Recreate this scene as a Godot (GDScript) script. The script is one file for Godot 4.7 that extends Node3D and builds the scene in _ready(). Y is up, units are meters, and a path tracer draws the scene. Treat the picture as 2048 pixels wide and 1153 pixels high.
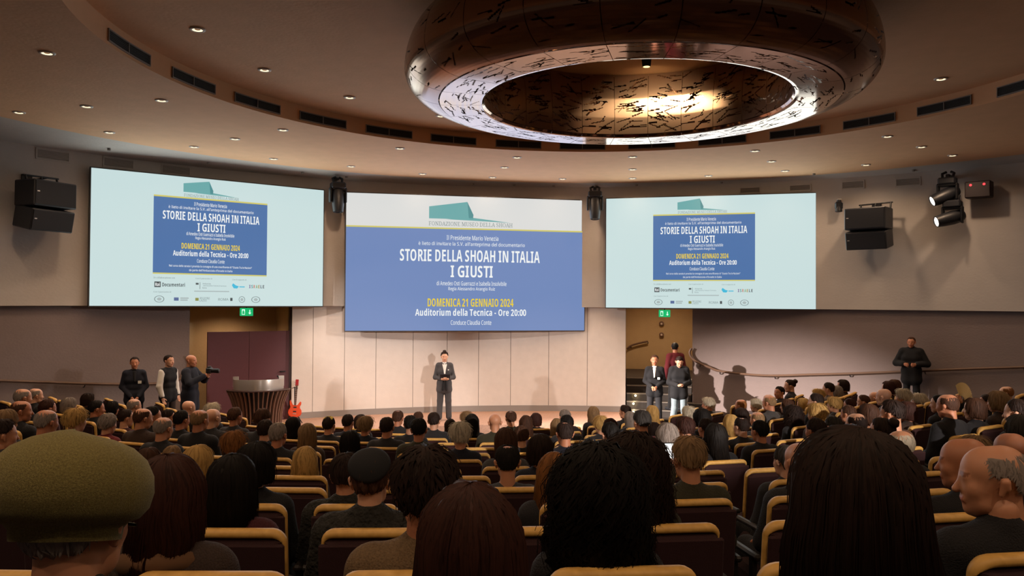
extends Node3D
# Round auditorium with a mirrored ceiling ring, three screens, a presenter on the stage and a seated audience.

const EYE := 2.95
const FPX := 1577.0
const WC := Vector2(1.199, -7.833)      # centre of the round wall
const WR := 13.34                        # radius of the upper wall
const RC := Vector2(1.40, -10.14)       # centre of the ceiling opening
const RR := 6.46
const YC := 6.12                         # ceiling height above the stage
const YI := 6.42                         # height of the inner ceiling
const FOC := Vector2(-1.2, -20.0)       # the rows of seats curve round this point
const FLOOR0 := -0.235

var mats := {}
var used := {}
var rng := RandomNumberGenerator.new()
var noise := FastNoiseLite.new()
var cam_basis: Basis

class MB:
	var v := PackedVector3Array()
	var n := PackedVector3Array()
	var c := PackedColorArray()
	var uv := PackedVector2Array()
	var i := PackedInt32Array()
	var col := Color.WHITE
	func vert(p: Vector3, nn: Vector3, t := Vector2.ZERO) -> int:
		v.append(p); n.append(nn); c.append(col); uv.append(t)
		return v.size() - 1
	func tri(a: int, b: int, d: int) -> void:
		i.append(a); i.append(b); i.append(d)
	func poly(pts: Array, out: Vector3) -> void:  # flat convex face whose normal points along out
		var nn: Vector3 = (pts[1] - pts[0]).cross(pts[2] - pts[0])
		if pts.size() > 3:
			nn += (pts[2] - pts[0]).cross(pts[3] - pts[0])
		nn = nn.normalized()
		var flip := nn.dot(out) < 0.0
		if flip:
			nn = -nn
		var s := v.size()
		for p in pts:
			vert(p, nn, Vector2(p.x + p.z, p.y))
		for k in range(1, pts.size() - 1):
			if flip:
				tri(s, s + k, s + k + 1)
			else:
				tri(s, s + k + 1, s + k)
	func box(x: Transform3D, size: Vector3, b := 0.0) -> void:
		var h := size * 0.5
		b = minf(b, minf(h.x, minf(h.y, h.z)) * 0.95)
		var P := func(sg: Vector3, k: int) -> Vector3:
			var p := Vector3.ZERO
			for j in 3:
				p[j] = sg[j] * (h[j] if j == k else h[j] - b)
			return x * p
		for k in 3:
			var j := (k + 1) % 3
			var l := (k + 2) % 3
			for s in [-1.0, 1.0]:
				var pts := []
				for q in [[-1, -1], [1, -1], [1, 1], [-1, 1]]:
					var sg := Vector3.ZERO
					sg[k] = s; sg[j] = q[0]; sg[l] = q[1]
					pts.append(P.call(sg, k))
				poly(pts, x.basis[k] * s)
				if b > 0.0:
					for s2 in [-1.0, 1.0]:
						var e0 := Vector3.ZERO
						e0[k] = s; e0[j] = s2; e0[l] = -1.0
						var e1 := e0
						e1[l] = 1.0
						poly([P.call(e0, k), P.call(e1, k), P.call(e1, j), P.call(e0, j)], x.basis[k] * s + x.basis[j] * s2)
		if b > 0.0:
			for a in 8:
				var sg := Vector3(1 if a & 1 else -1, 1 if a & 2 else -1, 1 if a & 4 else -1)
				poly([P.call(sg, 0), P.call(sg, 1), P.call(sg, 2)], x.basis * sg)
	func tube(pts: Array, radii: Array, seg := 8, closed_ends := true) -> void:
		var rows := []
		var side := Vector3.UP
		for k in pts.size():
			var d: Vector3 = (pts[mini(k + 1, pts.size() - 1)] - pts[maxi(k - 1, 0)]).normalized()
			if k == 0:
				side = d.cross(Vector3.UP if absf(d.y) < 0.9 else Vector3.RIGHT).normalized()
			else:
				side = (side - d * side.dot(d)).normalized()
			var up := d.cross(side)
			var r: float = radii[mini(k, radii.size() - 1)]
			var row := []
			for s in seg + 1:
				var a := TAU * s / seg
				var o := side * cos(a) + up * sin(a)
				row.append(vert(pts[k] + o * r, o, Vector2(float(s) / seg, float(k))))
			rows.append(row)
		for k in pts.size() - 1:
			for s in seg:
				tri(rows[k][s], rows[k][s + 1], rows[k + 1][s]); tri(rows[k][s + 1], rows[k + 1][s + 1], rows[k + 1][s])
		if closed_ends:
			for e in [0, pts.size() - 1]:
				var d2: Vector3 = (pts[1] - pts[0]) * -1.0 if e == 0 else pts[e] - pts[e - 1]
				var m := vert(pts[e], d2.normalized())
				for s in seg:
					tri(m, rows[e][s], rows[e][s + 1])
	func lathe(prof: Array, seg := 32, a0 := 0.0, a1 := TAU, x := Transform3D()) -> void:  # Vector2(radius, height); smooth
		var rows := []
		for k in prof.size():
			var t: Vector2 = prof[mini(k + 1, prof.size() - 1)] - prof[maxi(k - 1, 0)]
			var nn := Vector2(t.y, -t.x).normalized()
			var row := []
			for s in seg + 1:
				var a := lerpf(a0, a1, float(s) / seg)
				row.append(vert(x * Vector3(sin(a) * prof[k].x, prof[k].y, -cos(a) * prof[k].x), (x.basis * Vector3(sin(a) * nn.x, nn.y, -cos(a) * nn.x)).normalized(), Vector2(float(s) / seg, float(k) / prof.size())))
			rows.append(row)
		for k in prof.size() - 1:
			for s in seg:
				tri(rows[k][s], rows[k][s + 1], rows[k + 1][s]); tri(rows[k][s + 1], rows[k + 1][s + 1], rows[k + 1][s])
	func arrays(A: Array, x := Transform3D(), tint := Color.WHITE) -> void:  # A: verts, normals, indices, colours
		var s := v.size()
		for k in A[0].size():
			v.append(x * A[0][k]); n.append((x.basis * A[1][k]).normalized()); uv.append(Vector2.ZERO)
			c.append(A[3][k] * tint if A.size() > 3 else tint)
		for k in A[2]:
			i.append(s + k)
	func mesh() -> ArrayMesh:
		for k in range(0, i.size(), 3):   # wind every face the way its normals point
			var p := v[i[k]]
			if (v[i[k + 2]] - p).cross(v[i[k + 1]] - p).dot(n[i[k]] + n[i[k + 1]] + n[i[k + 2]]) < 0.0:
				var q := i[k + 1]
				i[k + 1] = i[k + 2]
				i[k + 2] = q
		var a := []
		a.resize(Mesh.ARRAY_MAX)
		a[Mesh.ARRAY_VERTEX] = v; a[Mesh.ARRAY_NORMAL] = n; a[Mesh.ARRAY_COLOR] = c; a[Mesh.ARRAY_TEX_UV] = uv; a[Mesh.ARRAY_INDEX] = i
		var m := ArrayMesh.new()
		m.add_surface_from_arrays(Mesh.PRIMITIVE_TRIANGLES, a)
		return m

# ---------------------------------------------------------------- nodes

func numbered(called: String) -> String:
	used[called] = used.get(called, 0) + 1
	return called if used[called] == 1 else "%s_%03d" % [called, used[called] - 1]

func tag(o: Node3D, label: String, category: String, group := "", kind := "") -> Node3D:
	if label: o.set_meta("label", label)
	if category: o.set_meta("category", category)
	if group: o.set_meta("group", group)
	if kind: o.set_meta("kind", kind)
	return o

func thing(called: String, label: String, category: String, at := Vector3.ZERO, turn := 0.0, group := "") -> Node3D:
	var o := Node3D.new()
	o.name = numbered(called)
	add_child(o)
	o.position = at
	o.rotation.y = turn
	return tag(o, label, category, group)

func put(called: String, m: Mesh, mat: Material, parent: Node3D = null, x := Transform3D()) -> MeshInstance3D:
	var o := MeshInstance3D.new()
	o.name = called if parent else numbered(called)
	o.mesh = m
	o.material_override = mat
	o.transform = x
	(parent if parent else self).add_child(o, true)
	return o

func struct(called: String, mb: MB, mat: Material, parent: Node3D = null, label := "") -> MeshInstance3D:
	var o := put(called, mb.mesh(), mat, parent)
	if parent == null:
		tag(o, label, called.split("_")[0], "", "structure")
	return o

func mat(key: String, col := Color.WHITE, rough := 0.8, metal := 0.0) -> StandardMaterial3D:
	if not mats.has(key):
		var m := StandardMaterial3D.new()
		m.resource_name = key
		m.albedo_color = col
		m.roughness = rough
		m.metallic = metal
		mats[key] = m
	return mats[key]

func glow(key: String, col: Color, energy := 1.0, base := Color(0.02, 0.02, 0.02)) -> StandardMaterial3D:
	if not mats.has(key):
		var m := mat(key, base, 0.6)
		m.emission_enabled = true
		m.emission = col
		m.emission_energy_multiplier = energy
	return mats[key]

func noise_tex(freq: float, seed_: int, normal := false, size := 256, a := Color.BLACK, b := Color.WHITE, bump := 4.0, kind := FastNoiseLite.TYPE_SIMPLEX_SMOOTH) -> NoiseTexture2D:
	var f := FastNoiseLite.new()
	f.noise_type = kind
	f.frequency = freq
	f.seed = seed_
	f.fractal_octaves = 4
	var t := NoiseTexture2D.new()
	t.width = size; t.height = size
	t.seamless = true
	t.noise = f
	if normal:
		t.as_normal_map = true
		t.bump_strength = bump
	else:
		var g := Gradient.new()
		g.set_color(0, a); g.set_color(1, b)
		t.color_ramp = g
	return t

func textured(key: String, col: Color, rough: float, tile: float, albedo: Texture2D, normal: Texture2D = null, nscale := 0.5, world := true) -> StandardMaterial3D:
	var m := mat(key, col, rough)
	m.albedo_texture = albedo
	if normal:
		m.normal_enabled = true
		m.normal_texture = normal
		m.normal_scale = nscale
	m.uv1_triplanar = true
	m.uv1_world_triplanar = world
	m.uv1_scale = Vector3.ONE / tile
	return m

# ---------------------------------------------------------------- directions and places

func ray(px: float, py: float) -> Vector3:
	return cam_basis * Vector3((px - 1024.0) / FPX, (576.5 - py) / FPX, -1.0)

func at_y(px: float, py: float, y: float) -> Vector3:
	var d := ray(px, py)
	return Vector3(0, EYE, 0) + d * ((y - EYE) / d.y)

func at_depth(px: float, py: float, depth: float) -> Vector3:
	var d := ray(px, py)
	return Vector3(0, EYE, 0) + d * (depth / -d.z)

func on_round(px: float, py: float, c: Vector2, r: float, near := false) -> Vector3:
	var d := ray(px, py)
	var a := d.x * d.x + d.z * d.z
	var b := -2.0 * (d.x * c.x + d.z * c.y)
	var k := c.x * c.x + c.y * c.y - r * r
	var D := maxf(b * b - 4.0 * a * k, 0.0)
	return Vector3(0, EYE, 0) + d * ((-b + (-1.0 if near else 1.0) * sqrt(D)) / (2.0 * a))

func phi(px: float, r := WR) -> float:
	var p := on_round(px, 603.0, WC, r)
	return atan2(p.x - WC.x, -(p.z - WC.y))

func polar(c: Vector2, r: float, a: float, y: float) -> Vector3:
	return Vector3(c.x + sin(a) * r, y, c.y - cos(a) * r)

func face(from: Vector3, to: Vector3) -> float:  # turn so that -z looks from one point to the other
	return atan2(-(to.x - from.x), -(to.z - from.z))

# solid curved block between two radii, angles and heights (heights may change along the arc)
func arc(mb: MB, c: Vector2, r0: float, r1: float, a0: float, a1: float, y0, y1, seg := 24, ends := true) -> void:
	var lo: Callable = y0 if y0 is Callable else func(_a): return y0
	var hi: Callable = y1 if y1 is Callable else func(_a): return y1
	for s in seg:
		var a := lerpf(a0, a1, float(s) / seg)
		var b := lerpf(a0, a1, float(s + 1) / seg)
		for side in [[r0, -1.0], [r1, 1.0]]:
			var k := mb.v.size()
			for q in [[a, lo.call(a)], [b, lo.call(b)], [b, hi.call(b)], [a, hi.call(a)]]:
				mb.vert(polar(c, side[0], q[0], q[1]), Vector3(sin(q[0]), 0, -cos(q[0])) * side[1], Vector2(q[0] * side[0], q[1]))
			if side[1] < 0.0:
				mb.tri(k, k + 2, k + 1); mb.tri(k, k + 3, k + 2)
			else:
				mb.tri(k, k + 1, k + 2); mb.tri(k, k + 2, k + 3)
		mb.poly([polar(c, r0, a, hi.call(a)), polar(c, r1, a, hi.call(a)), polar(c, r1, b, hi.call(b)), polar(c, r0, b, hi.call(b))], Vector3.UP)
		mb.poly([polar(c, r0, a, lo.call(a)), polar(c, r1, a, lo.call(a)), polar(c, r1, b, lo.call(b)), polar(c, r0, b, lo.call(b))], Vector3.DOWN)
	if ends:
		for e in [[a0, -1.0], [a1, 1.0]]:
			var a: float = e[0]
			mb.poly([polar(c, r0, a, lo.call(a)), polar(c, r1, a, lo.call(a)), polar(c, r1, a, hi.call(a)), polar(c, r0, a, hi.call(a))], Vector3(cos(a), 0, sin(a)) * e[1])

# ---------------------------------------------------------------- rows

func row_radius(i: int) -> float:
	return FOC.length() - (2.28 + 0.95 * i)

func row_drop(i: int) -> float:
	return 0.776 + 0.15 * i - (0.00517 * i * (i - 1) / 2.0 if i > 0 else 0.0)

func lift(x: float, z: float) -> float:
	var u := x - (3.0 + 0.2 * z)
	return 0.26 * smoothstep(2.6, 5.4, u) if u > 0.0 else 0.2 * smoothstep(5.2, 7.7, -u)

func row_floor(i: int, x: float, z: float) -> float:
	return EYE - row_drop(i) + lift(x, z) - 0.95

# ---------------------------------------------------------------- smooth bodies from tapered capsules (surface nets)

func nets(prims: Array, k: float, cell: float) -> Array:
	var lo := Vector3.ONE * 1e9
	var hi := -lo
	for p in prims:
		var m: float = maxf(p[2], p[3]) + cell * 2.0 + k * 0.3
		for q in 2:
			lo = lo.min(p[q] - Vector3.ONE * m)
			hi = hi.max(p[q] + Vector3.ONE * m)
	var nx := int(ceil((hi.x - lo.x) / cell)) + 1
	var ny := int(ceil((hi.y - lo.y) / cell)) + 1
	var nz := int(ceil((hi.z - lo.z) / cell)) + 1
	var f := PackedFloat32Array()
	f.resize(nx * ny * nz)
	f.fill(1.0)
	for p in prims:
		var a: Vector3 = p[0]
		var b: Vector3 = p[1]
		var ra: float = p[2]
		var rb: float = p[3]
		var kk: float = p[4] if p.size() > 4 else k
		var m := maxf(ra, rb) + cell * 1.8 + kk
		var i0 := ((a.min(b) - Vector3.ONE * m - lo) / cell).max(Vector3.ZERO)
		var i1 := (a.max(b) + Vector3.ONE * m - lo) / cell
		var ab := b - a
		var l2 := maxf(ab.length_squared(), 1e-9)
		for z in range(int(i0.z), mini(int(i1.z) + 1, nz)):
			for y in range(int(i0.y), mini(int(i1.y) + 1, ny)):
				var row := (z * ny + y) * nx
				var q := Vector3(0, lo.y + y * cell, lo.z + z * cell) - a
				for x in range(int(i0.x), mini(int(i1.x) + 1, nx)):
					q.x = lo.x + x * cell - a.x
					var t := clampf(q.dot(ab) / l2, 0.0, 1.0)
					var d := (q - ab * t).length() - ra - (rb - ra) * t
					var e := f[row + x]
					var h := maxf(kk - absf(e - d), 0.0)
					f[row + x] = minf(e, d) - h * h * 0.25 / kk
	var ids := PackedInt32Array()
	ids.resize(nx * ny * nz)
	ids.fill(-1)
	var V := PackedVector3Array()
	var N := PackedVector3Array()
	var I := PackedInt32Array()
	var offs := [0, 1, nx, nx + 1, nx * ny, nx * ny + 1, nx * ny + nx, nx * ny + nx + 1]
	var edges := [[0, 1], [2, 3], [4, 5], [6, 7], [0, 2], [1, 3], [4, 6], [5, 7], [0, 4], [1, 5], [2, 6], [3, 7]]
	var g := PackedFloat32Array()
	g.resize(8)
	for z in nz - 1:
		for y in ny - 1:
			var at := (z * ny + y) * nx
			for x in nx - 1:
				var w := at + x
				var s := f[w] < 0.0
				if s == (f[w + offs[1]] < 0.0) and s == (f[w + offs[2]] < 0.0) and s == (f[w + offs[3]] < 0.0) and s == (f[w + offs[4]] < 0.0) and s == (f[w + offs[5]] < 0.0) and s == (f[w + offs[6]] < 0.0) and s == (f[w + offs[7]] < 0.0):
					continue
				for o in 8:
					g[o] = f[w + offs[o]]
				var sum := Vector3.ZERO
				var cnt := 0
				for e in edges:
					var u := g[e[0]]
					var v := g[e[1]]
					if (u < 0.0) != (v < 0.0):
						var t := u / (u - v)
						var pa := Vector3(e[0] & 1, (e[0] >> 1) & 1, e[0] >> 2)
						var pb := Vector3(e[1] & 1, (e[1] >> 1) & 1, e[1] >> 2)
						sum += pa.lerp(pb, t)
						cnt += 1
				ids[w] = V.size()
				V.append(lo + (Vector3(x, y, z) + sum / cnt) * cell)
				N.append(Vector3(g[1] - g[0] + g[3] - g[2] + g[5] - g[4] + g[7] - g[6], g[2] - g[0] + g[3] - g[1] + g[6] - g[4] + g[7] - g[5], g[4] - g[0] + g[5] - g[1] + g[6] - g[2] + g[7] - g[3]).normalized())
	for z in range(1, nz - 1):
		for y in range(1, ny - 1):
			for x in range(1, nx - 1):
				var w := (z * ny + y) * nx + x
				if ids[w] < 0:
					continue
				var s := f[w] < 0.0
				for ax in 3:
					var st: int = [1, nx, nx * ny][ax]
					if s != (f[w + st] < 0.0):
						var u: int = [nx, nx * ny, 1][ax]
						var v: int = [nx * ny, 1, nx][ax]
						var q0 := ids[w]; var q1 := ids[w - u]; var q2 := ids[w - u - v]; var q3 := ids[w - v]
						if q1 < 0 or q2 < 0 or q3 < 0:
							continue
						if s:
							I.append_array([q0, q2, q1, q0, q3, q2])
						else:
							I.append_array([q0, q1, q2, q0, q2, q3])
	return [V, N, I]

# ---------------------------------------------------------------- light levels, then the scene in order

const HOUSE := 2.2
const RECESS := 1.9
const SCREEN := 0.65
const SIDE_L := 60.0
const SIDE_WALL := 1300.0
const SIDE_R := 45.0
const FRONT := 190.0

func _ready() -> void:
	rng.seed = 7
	cam_basis = Basis(Vector3.RIGHT, atan(26.5 / FPX)) * Basis(Vector3.BACK, 0.0063)
	var cam := Camera3D.new()
	cam.name = "camera"
	add_child(cam)
	cam.transform = Transform3D(cam_basis, Vector3(0, EYE, 0))
	cam.fov = rad_to_deg(2.0 * atan(576.5 / FPX))
	cam.near = 0.05
	cam.far = 100.0
	cam.current = true
	var env := Environment.new()
	env.background_mode = Environment.BG_COLOR
	env.background_color = Color.BLACK
	env.tonemap_mode = Environment.TONE_MAPPER_LINEAR
	env.tonemap_exposure = 1.0
	env.sdfgi_enabled = true
	env.ssao_enabled = true
	env.ssil_enabled = true
	var we := WorldEnvironment.new()
	we.name = "environment"
	we.environment = env
	add_child(we)
	make_materials()
	build_room()
	build_screens()
	build_ring()
	build_downlights()
	build_equipment()
	build_lectern()
	build_guitar()
	seat_parts()
	make_heads()
	make_hair()
	build_standing()
	build_audience()
	build_held_things()

const AUDIENCE := """
-1 150 865 CAP grey olivecoat 0
-1 940 972 LY auburn black 0
-1 1715 858 LX dark black 0
0 335 918 LF auburn furcoat 0
0 850 900 CS dark tan 0
0 1195 905 C black charcoal 0
0 1990 893 F grey black 65
1 465 911 L black maroon 0
1 742 905 KB brown quilt 0
2 1378 877 S sandy olive 0 L,1341,936,0.40
1 1930 879 B brown black 50
2 513 886 M black black -20
2 693 911 S dark quilt 0
2 1109 909 W ginger charcoal 0
1 1266 878 C dark olive 0
2 1601 888 B sandy charcoal 30
2 2022 868 B brown charcoal 20
3 396 892 M blond charcoal 0
3 1015 890 T black greyknit 0
3 1161 891 S black navy 0
3 1572 893 S charcoal charcoal 0
3 1802 863 F white charcoal 0
3 1949 873 P sandy charcoal 20
3 2042 831 M charcoal greygreen 20
4 5 842 S dark grey -70
4 297 897 M brown charcoal 0
4 610 896 W blond brown 0
4 1080 870 M dark navy -20
4 1765 837 U dark charcoal 50
4 2035 800 S dark black 60
5 11 820 M sandy charcoal -30
5 92 821 F grey black 0
5 345 893 S sandy charcoal 0
5 468 864 P ginger charcoal 0
5 1012 857 L brown grey 0
5 1335 847 L grey brown 0
5 1432 848 L black black 0
5 1632 838 S dark black 0
5 1713 828 F dark charcoal 20
5 1784 803 S dark rust 50
5 1896 790 F brown black 20
5 1949 797 M brown charcoal 60
5 1996 783 M sandy brown 20
6 42 803 F brown black -60
6 152 818 P blond rose 0
6 326 836 F grey charcoal -40
6 556 847 S grey charcoal 0
6 700 863 M black black 0
6 921 846 P white navy 0
6 1130 846 F dark navy 0
6 1221 846 S black charcoal 0
6 1370 836 S auburn navy 0
6 1520 842 S black charcoal 0
6 1666 834 S charcoal charcoal 0
6 1737 809 M brown rust 20
6 1814 804 M auburn brown 20
6 1878 791 S black suit 60
6 1915 793 S dark black 0 R,1922,806,-0.15
6 1974 791 S dark black 60
6 2013 774 F ginger brown 20
7 45 779 F grey black 0
7 95 800 S auburn darkred 0
7 216 826 C grey red 0
7 285 818 F brown brown -50
7 399 821 F sandy black 0
7 531 841 S dark navy 0
7 615 848 L sandy brown 0
7 838 838 S black olive 0
7 1043 855 F brown charcoal 0
7 1284 823 S charcoal crimson 0
7 1412 838 S dark grey 0
7 1483 837 F dark charcoal 0
7 1633 808 P blond brown 20
7 1697 812 S brown charcoal 30
7 1768 779 B brown grey 20
7 1806 779 P white charcoal 30
7 1838 788 P white black 30
8 71 778 F grey black 0
8 138 796 M grey grey 0
8 193 802 S black black -50
8 252 820 S dark darkred -50
8 305 815 S black black -60
8 363 822 S black black 0
8 425 819 B grey charcoal 0
8 525 820 S brown charcoal 0
8 774 836 S dark charcoal 0
8 1221 838 S auburn charcoal 0
8 1308 846 M dark brown -20
8 1404 818 M black black 0
8 1462 830 L blond brown 0
8 1515 825 F sandy charcoal 20
8 1586 812 C dark charcoal 20
8 1632 788 S dark black 60
8 1668 795 P blond grey 20
8 1700 798 S auburn charcoal 20
8 1727 791 S brown brown 50
8 1750 785 B brown charcoal 20
8 1777 763 M auburn brown 20
8 1789 760 M brown rust 40
9 176 787 M dark black 0
9 224 803 M black charcoal 0
9 268 799 F grey brown -40
9 336 821 S dark charcoal -60
9 470 816 S brown charcoal 0
9 586 835 L black black 0
9 658 834 KG dark charcoal 0
9 731 834 P sandy navy 0
9 821 832 S black black 0
9 990 829 B brown olive 0
9 1134 831 S black charcoal 0
9 1202 833 P blond charcoal 0
9 1483 817 M dark black 0
9 1539 792 F sandy grey 30
9 1574 799 M brown charcoal 60
9 1606 797 M blond black 60
9 1636 779 P blond charcoal 20
9 1657 766 S dark grey 40
9 1673 772 M grey brown 30
9 1686 760 M dark brown 60
10 377 803 B grey charcoal 0
10 425 807 P white charcoal 0
10 696 830 S dark navy 0
10 868 826 S dark charcoal 0
10 944 829 L black black 0
10 1052 832 L brown brown 0
10 1114 838 L sandy brown 0
10 1377 814 P white navy 0
10 1482 800 F ginger charcoal 20
10 1512 799 P white charcoal 20
10 1537 790 F white charcoal 20
10 1559 775 F black charcoal 100
10 1580 760 U dark charcoal 50
11 721 830 M dark charcoal 0
11 796 823 F brown charcoal 0
11 901 839 L dark charcoal 0
11 1022 824 F brown olive 0
11 1130 820 S grey charcoal 0
11 1261 824 L grey charcoal 0
11 1305 812 L blond rust 0
11 1416 796 P white charcoal 20
12 837 826 F brown charcoal 0
12 933 824 P sandy charcoal 0
12 1072 827 M auburn charcoal 0
12 1187 814 L sandy black 0
12 1250 812 S dark black 20
"""

# ---------------------------------------------------------------- the room

func make_materials() -> void:
	var mottled := noise_tex(0.02, 3, false, 256, Color(0.965, 0.965, 0.965), Color(1, 1, 1))
	var grain := noise_tex(0.12, 5, true, 256, Color.BLACK, Color.WHITE, 3.0)
	textured("ceiling plaster", Color("e1b287"), 0.85, 2.5, mottled, grain, 0.08)
	textured("wall plaster", Color("bdb6b0"), 0.85, 2.0, mottled, grain, 0.1)
	textured("lower wall", Color("81726e"), 0.8, 1.6, mottled, grain, 0.15)
	textured("recess plaster", Color("bda47c"), 0.85, 2.0, mottled, grain, 0.1)
	textured("stage panel", Color("ddd3cb"), 0.6, 1.5, mottled, grain, 0.05)
	var m := textured("carpet", Color("3a2320"), 0.95, 0.4, noise_tex(0.2, 9, false, 256, Color(0.6, 0.6, 0.6), Color.WHITE), noise_tex(0.3, 10, true, 256), 0.6)
	m.rim_enabled = true
	m.rim = 0.2
	textured("stage wood", Color("d2a68e"), 0.45, 0.8, noise_tex(0.05, 12, false, 256, Color(0.85, 0.85, 0.85), Color.WHITE), grain, 0.1)
	textured("maroon leaf", Color("5e353b"), 0.45, 0.8, mottled, grain, 0.08)
	mat("black metal", Color("16171b"), 0.5, 0.2)
	mat("dark plastic", Color("1a1c22"), 0.45)
	mat("steel", Color("c4beb8"), 0.32, 0.65)
	mat("rail", Color("6a5142"), 0.45, 0.1)
	mat("grille", Color("2a2622"), 0.7)
	mat("pale grille", Color("8d857e"), 0.7)
	mat("white trim", Color("c8c0b8"), 0.5)
	mat("base grey", Color("8d857f"), 0.6)
	mat("step", Color("3b342f"), 0.6)
	mat("step nosing", Color("8f867c"), 0.4, 0.3)

func ramp_right(a: float) -> float:
	var t := rad_to_deg(a)
	return lerpf(0.14, 0.66, clampf((t - 20.0) / 28.0, 0.0, 2.5)) if t > 20.0 else lerpf(FLOOR0, 0.14, clampf((t - 15.0) / 5.0, 0.0, 1.0))

func ramp_left(a: float) -> float:
	var t := -rad_to_deg(a)
	return lerpf(0.05, 0.40, clampf((t - 44.0) / 12.0, 0.0, 3.0)) if t > 44.0 else lerpf(FLOOR0, 0.05, clampf((t - 40.0) / 4.0, 0.0, 1.0))

func build_room() -> void:
	var aL := phi(380.0, WR + 0.12)
	var aS := phi(585.0, WR + 0.12)
	var aE := phi(1252.0, WR + 0.12)
	var aR := phi(1385.0, WR + 0.12)
	var RL := WR + 0.12
	var mb := MB.new()
	arc(mb, WC, 0.02, 19.0, 0, TAU, FLOOR0 - 0.2, FLOOR0, 64, false)
	struct("floor", mb, mats["carpet"], null, "dark red carpeted floor under the seating and around the stage")
	# terraces of the seating
	var f := MB.new()
	for i in range(-4, 13):
		var r1 := row_radius(i) + 0.28
		var r0 := r1 - 0.95
		var n := 60
		for s in n:
			var a := lerpf(-1.25, 1.35, float(s) / n)
			var b := lerpf(-1.25, 1.35, float(s + 1) / n)
			var P := func(r: float, t: float, k: int) -> Vector3:
				var x := FOC.x + sin(t) * r
				var z := FOC.y + cos(t) * r
				return Vector3(x, row_floor(k, x, z), z)
			var q := [P.call(r0, a, i), P.call(r1, a, i), P.call(r1, b, i), P.call(r0, b, i)]
			var mid: Vector3 = (q[0] + q[2]) * 0.5
			if Vector2(mid.x, mid.z).distance_to(WC) > 12.15:
				continue
			f.poly(q, Vector3.UP)
			var low := FLOOR0 - 0.05
			f.poly([q[0], q[3], Vector3(q[3].x, low, q[3].z), Vector3(q[0].x, low, q[0].z)], Vector3(FOC.x - mid.x, 0, FOC.y - mid.z))
	struct("floor_001", f, mats["carpet"], null, "dark red carpeted curved terraces carrying the rows of seats")
	# side ramps along the wall
	var rp := MB.new()
	arc(rp, WC, 12.15, RL + 0.05, deg_to_rad(16), deg_to_rad(110), FLOOR0 - 0.1, ramp_right, 48)
	struct("floor_002", rp, mats["carpet"], null, "carpeted side ramp rising along the wall past the stairs")
	rp = MB.new()
	arc(rp, WC, 12.15, RL + 0.05, deg_to_rad(-110), deg_to_rad(-41), FLOOR0 - 0.1, ramp_left, 40)
	struct("floor_003", rp, mats["carpet"], null, "carpeted side ramp rising along the wall past the lectern")
	# stage
	var st := MB.new()
	arc(st, WC, 11.15, RL + 0.02, deg_to_rad(-38), aE, FLOOR0 - 0.1, 0.0, 48)
	struct("floor_004", st, mats["stage wood"], null, "low pinkish wooden stage platform below the middle screen")
	# upper wall band, all round
	var up := MB.new()
	arc(up, WC, WR, WR + 0.5, 0, TAU, 2.80, YC + 0.5, 128, false)
	struct("wall_upper", up, mats["wall plaster"], null, "grey plaster upper wall band curving round the hall behind the screens")
	# lower walls
	var wl := MB.new()
	arc(wl, WC, RL, RL + 0.45, deg_to_rad(-180), aL, FLOOR0 - 0.2, 2.80, 72)
	struct("wall_left", wl, mats["lower wall"], null, "dull mauve lower wall with a handrail on the lectern side")
	var wr := MB.new()
	arc(wr, WC, RL, RL + 0.45, aR, deg_to_rad(180), FLOOR0 - 0.2, 2.80, 72)
	struct("wall_right", wr, mats["lower wall"], null, "dull mauve lower wall with a handrail beyond the stairs")
	# stage wall of tall panels
	var front := Node3D.new()
	front.name = "wall_front"
	add_child(front)
	tag(front, "pale stage wall of tall curved panels under the middle screen", "wall", "", "structure")
	var back := MB.new()
	arc(back, WC, RL + 0.03, RL + 0.45, aS, aE, FLOOR0 - 0.2, 2.80, 48)
	put("backing", back.mesh(), mats["grille"], front)
	var seams := [585.0, 627.0, 690.0, 753.0, 827.0, 895.0, 958.0, 1022.0, 1098.0, 1175.0, 1252.0]
	for k in seams.size() - 1:
		var p := MB.new()
		arc(p, WC, RL, RL + 0.04, phi(seams[k], RL) + (0.0004 if k else 0.0), phi(seams[k + 1], RL) - 0.0004, 0.15, 2.80, 6)
		put("panel", p.mesh(), mats["stage panel"], front)
	var bb := MB.new()
	arc(bb, WC, RL - 0.025, RL + 0.04, aS, aE, 0.0, 0.15, 40)
	struct("baseboard_front", bb, mats["base grey"], null, "grey skirting strip along the foot of the pale stage wall")
	# recess beside the lectern with its maroon leaf
	var rl := MB.new()
	arc(rl, WC, 15.2, 15.4, deg_to_rad(-46), deg_to_rad(-24), FLOOR0 - 0.2, 3.0, 16)
	for a in [aL - 0.001, aS + 0.001]:
		var o := polar(WC, 14.5, a, 1.3)
		rl.box(Transform3D(Basis(Vector3.UP, -a), o), Vector3(0.03, 3.4, 1.9))
	rl.box(Transform3D(Basis(Vector3.UP, -(aL + aS) / 2.0), polar(WC, 14.4, (aL + aS) / 2.0, 2.9)), Vector3(3.4, 0.2, 2.2))
	struct("wall_recess", rl, mats["recess plaster"], null, "ochre plaster recess behind the lectern, under the green exit sign")
	# maroon door standing in the recess mouth
	var d := Node3D.new()
	d.name = "door_1"
	add_child(d)
	tag(d, "tall maroon door leaf behind the lectern beside the stage wall", "door", "", "structure")
	var a0 := phi(416.0, RL + 0.12)
	var a1 := phi(579.0, RL + 0.12)
	var leaf := MB.new()
	arc(leaf, WC, RL + 0.10, RL + 0.16, a0, (a0 + a1) / 2.0 - 0.0004, FLOOR0, 2.18, 6)
	put("leaf", leaf.mesh(), mats["maroon leaf"], d)
	leaf = MB.new()
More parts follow.
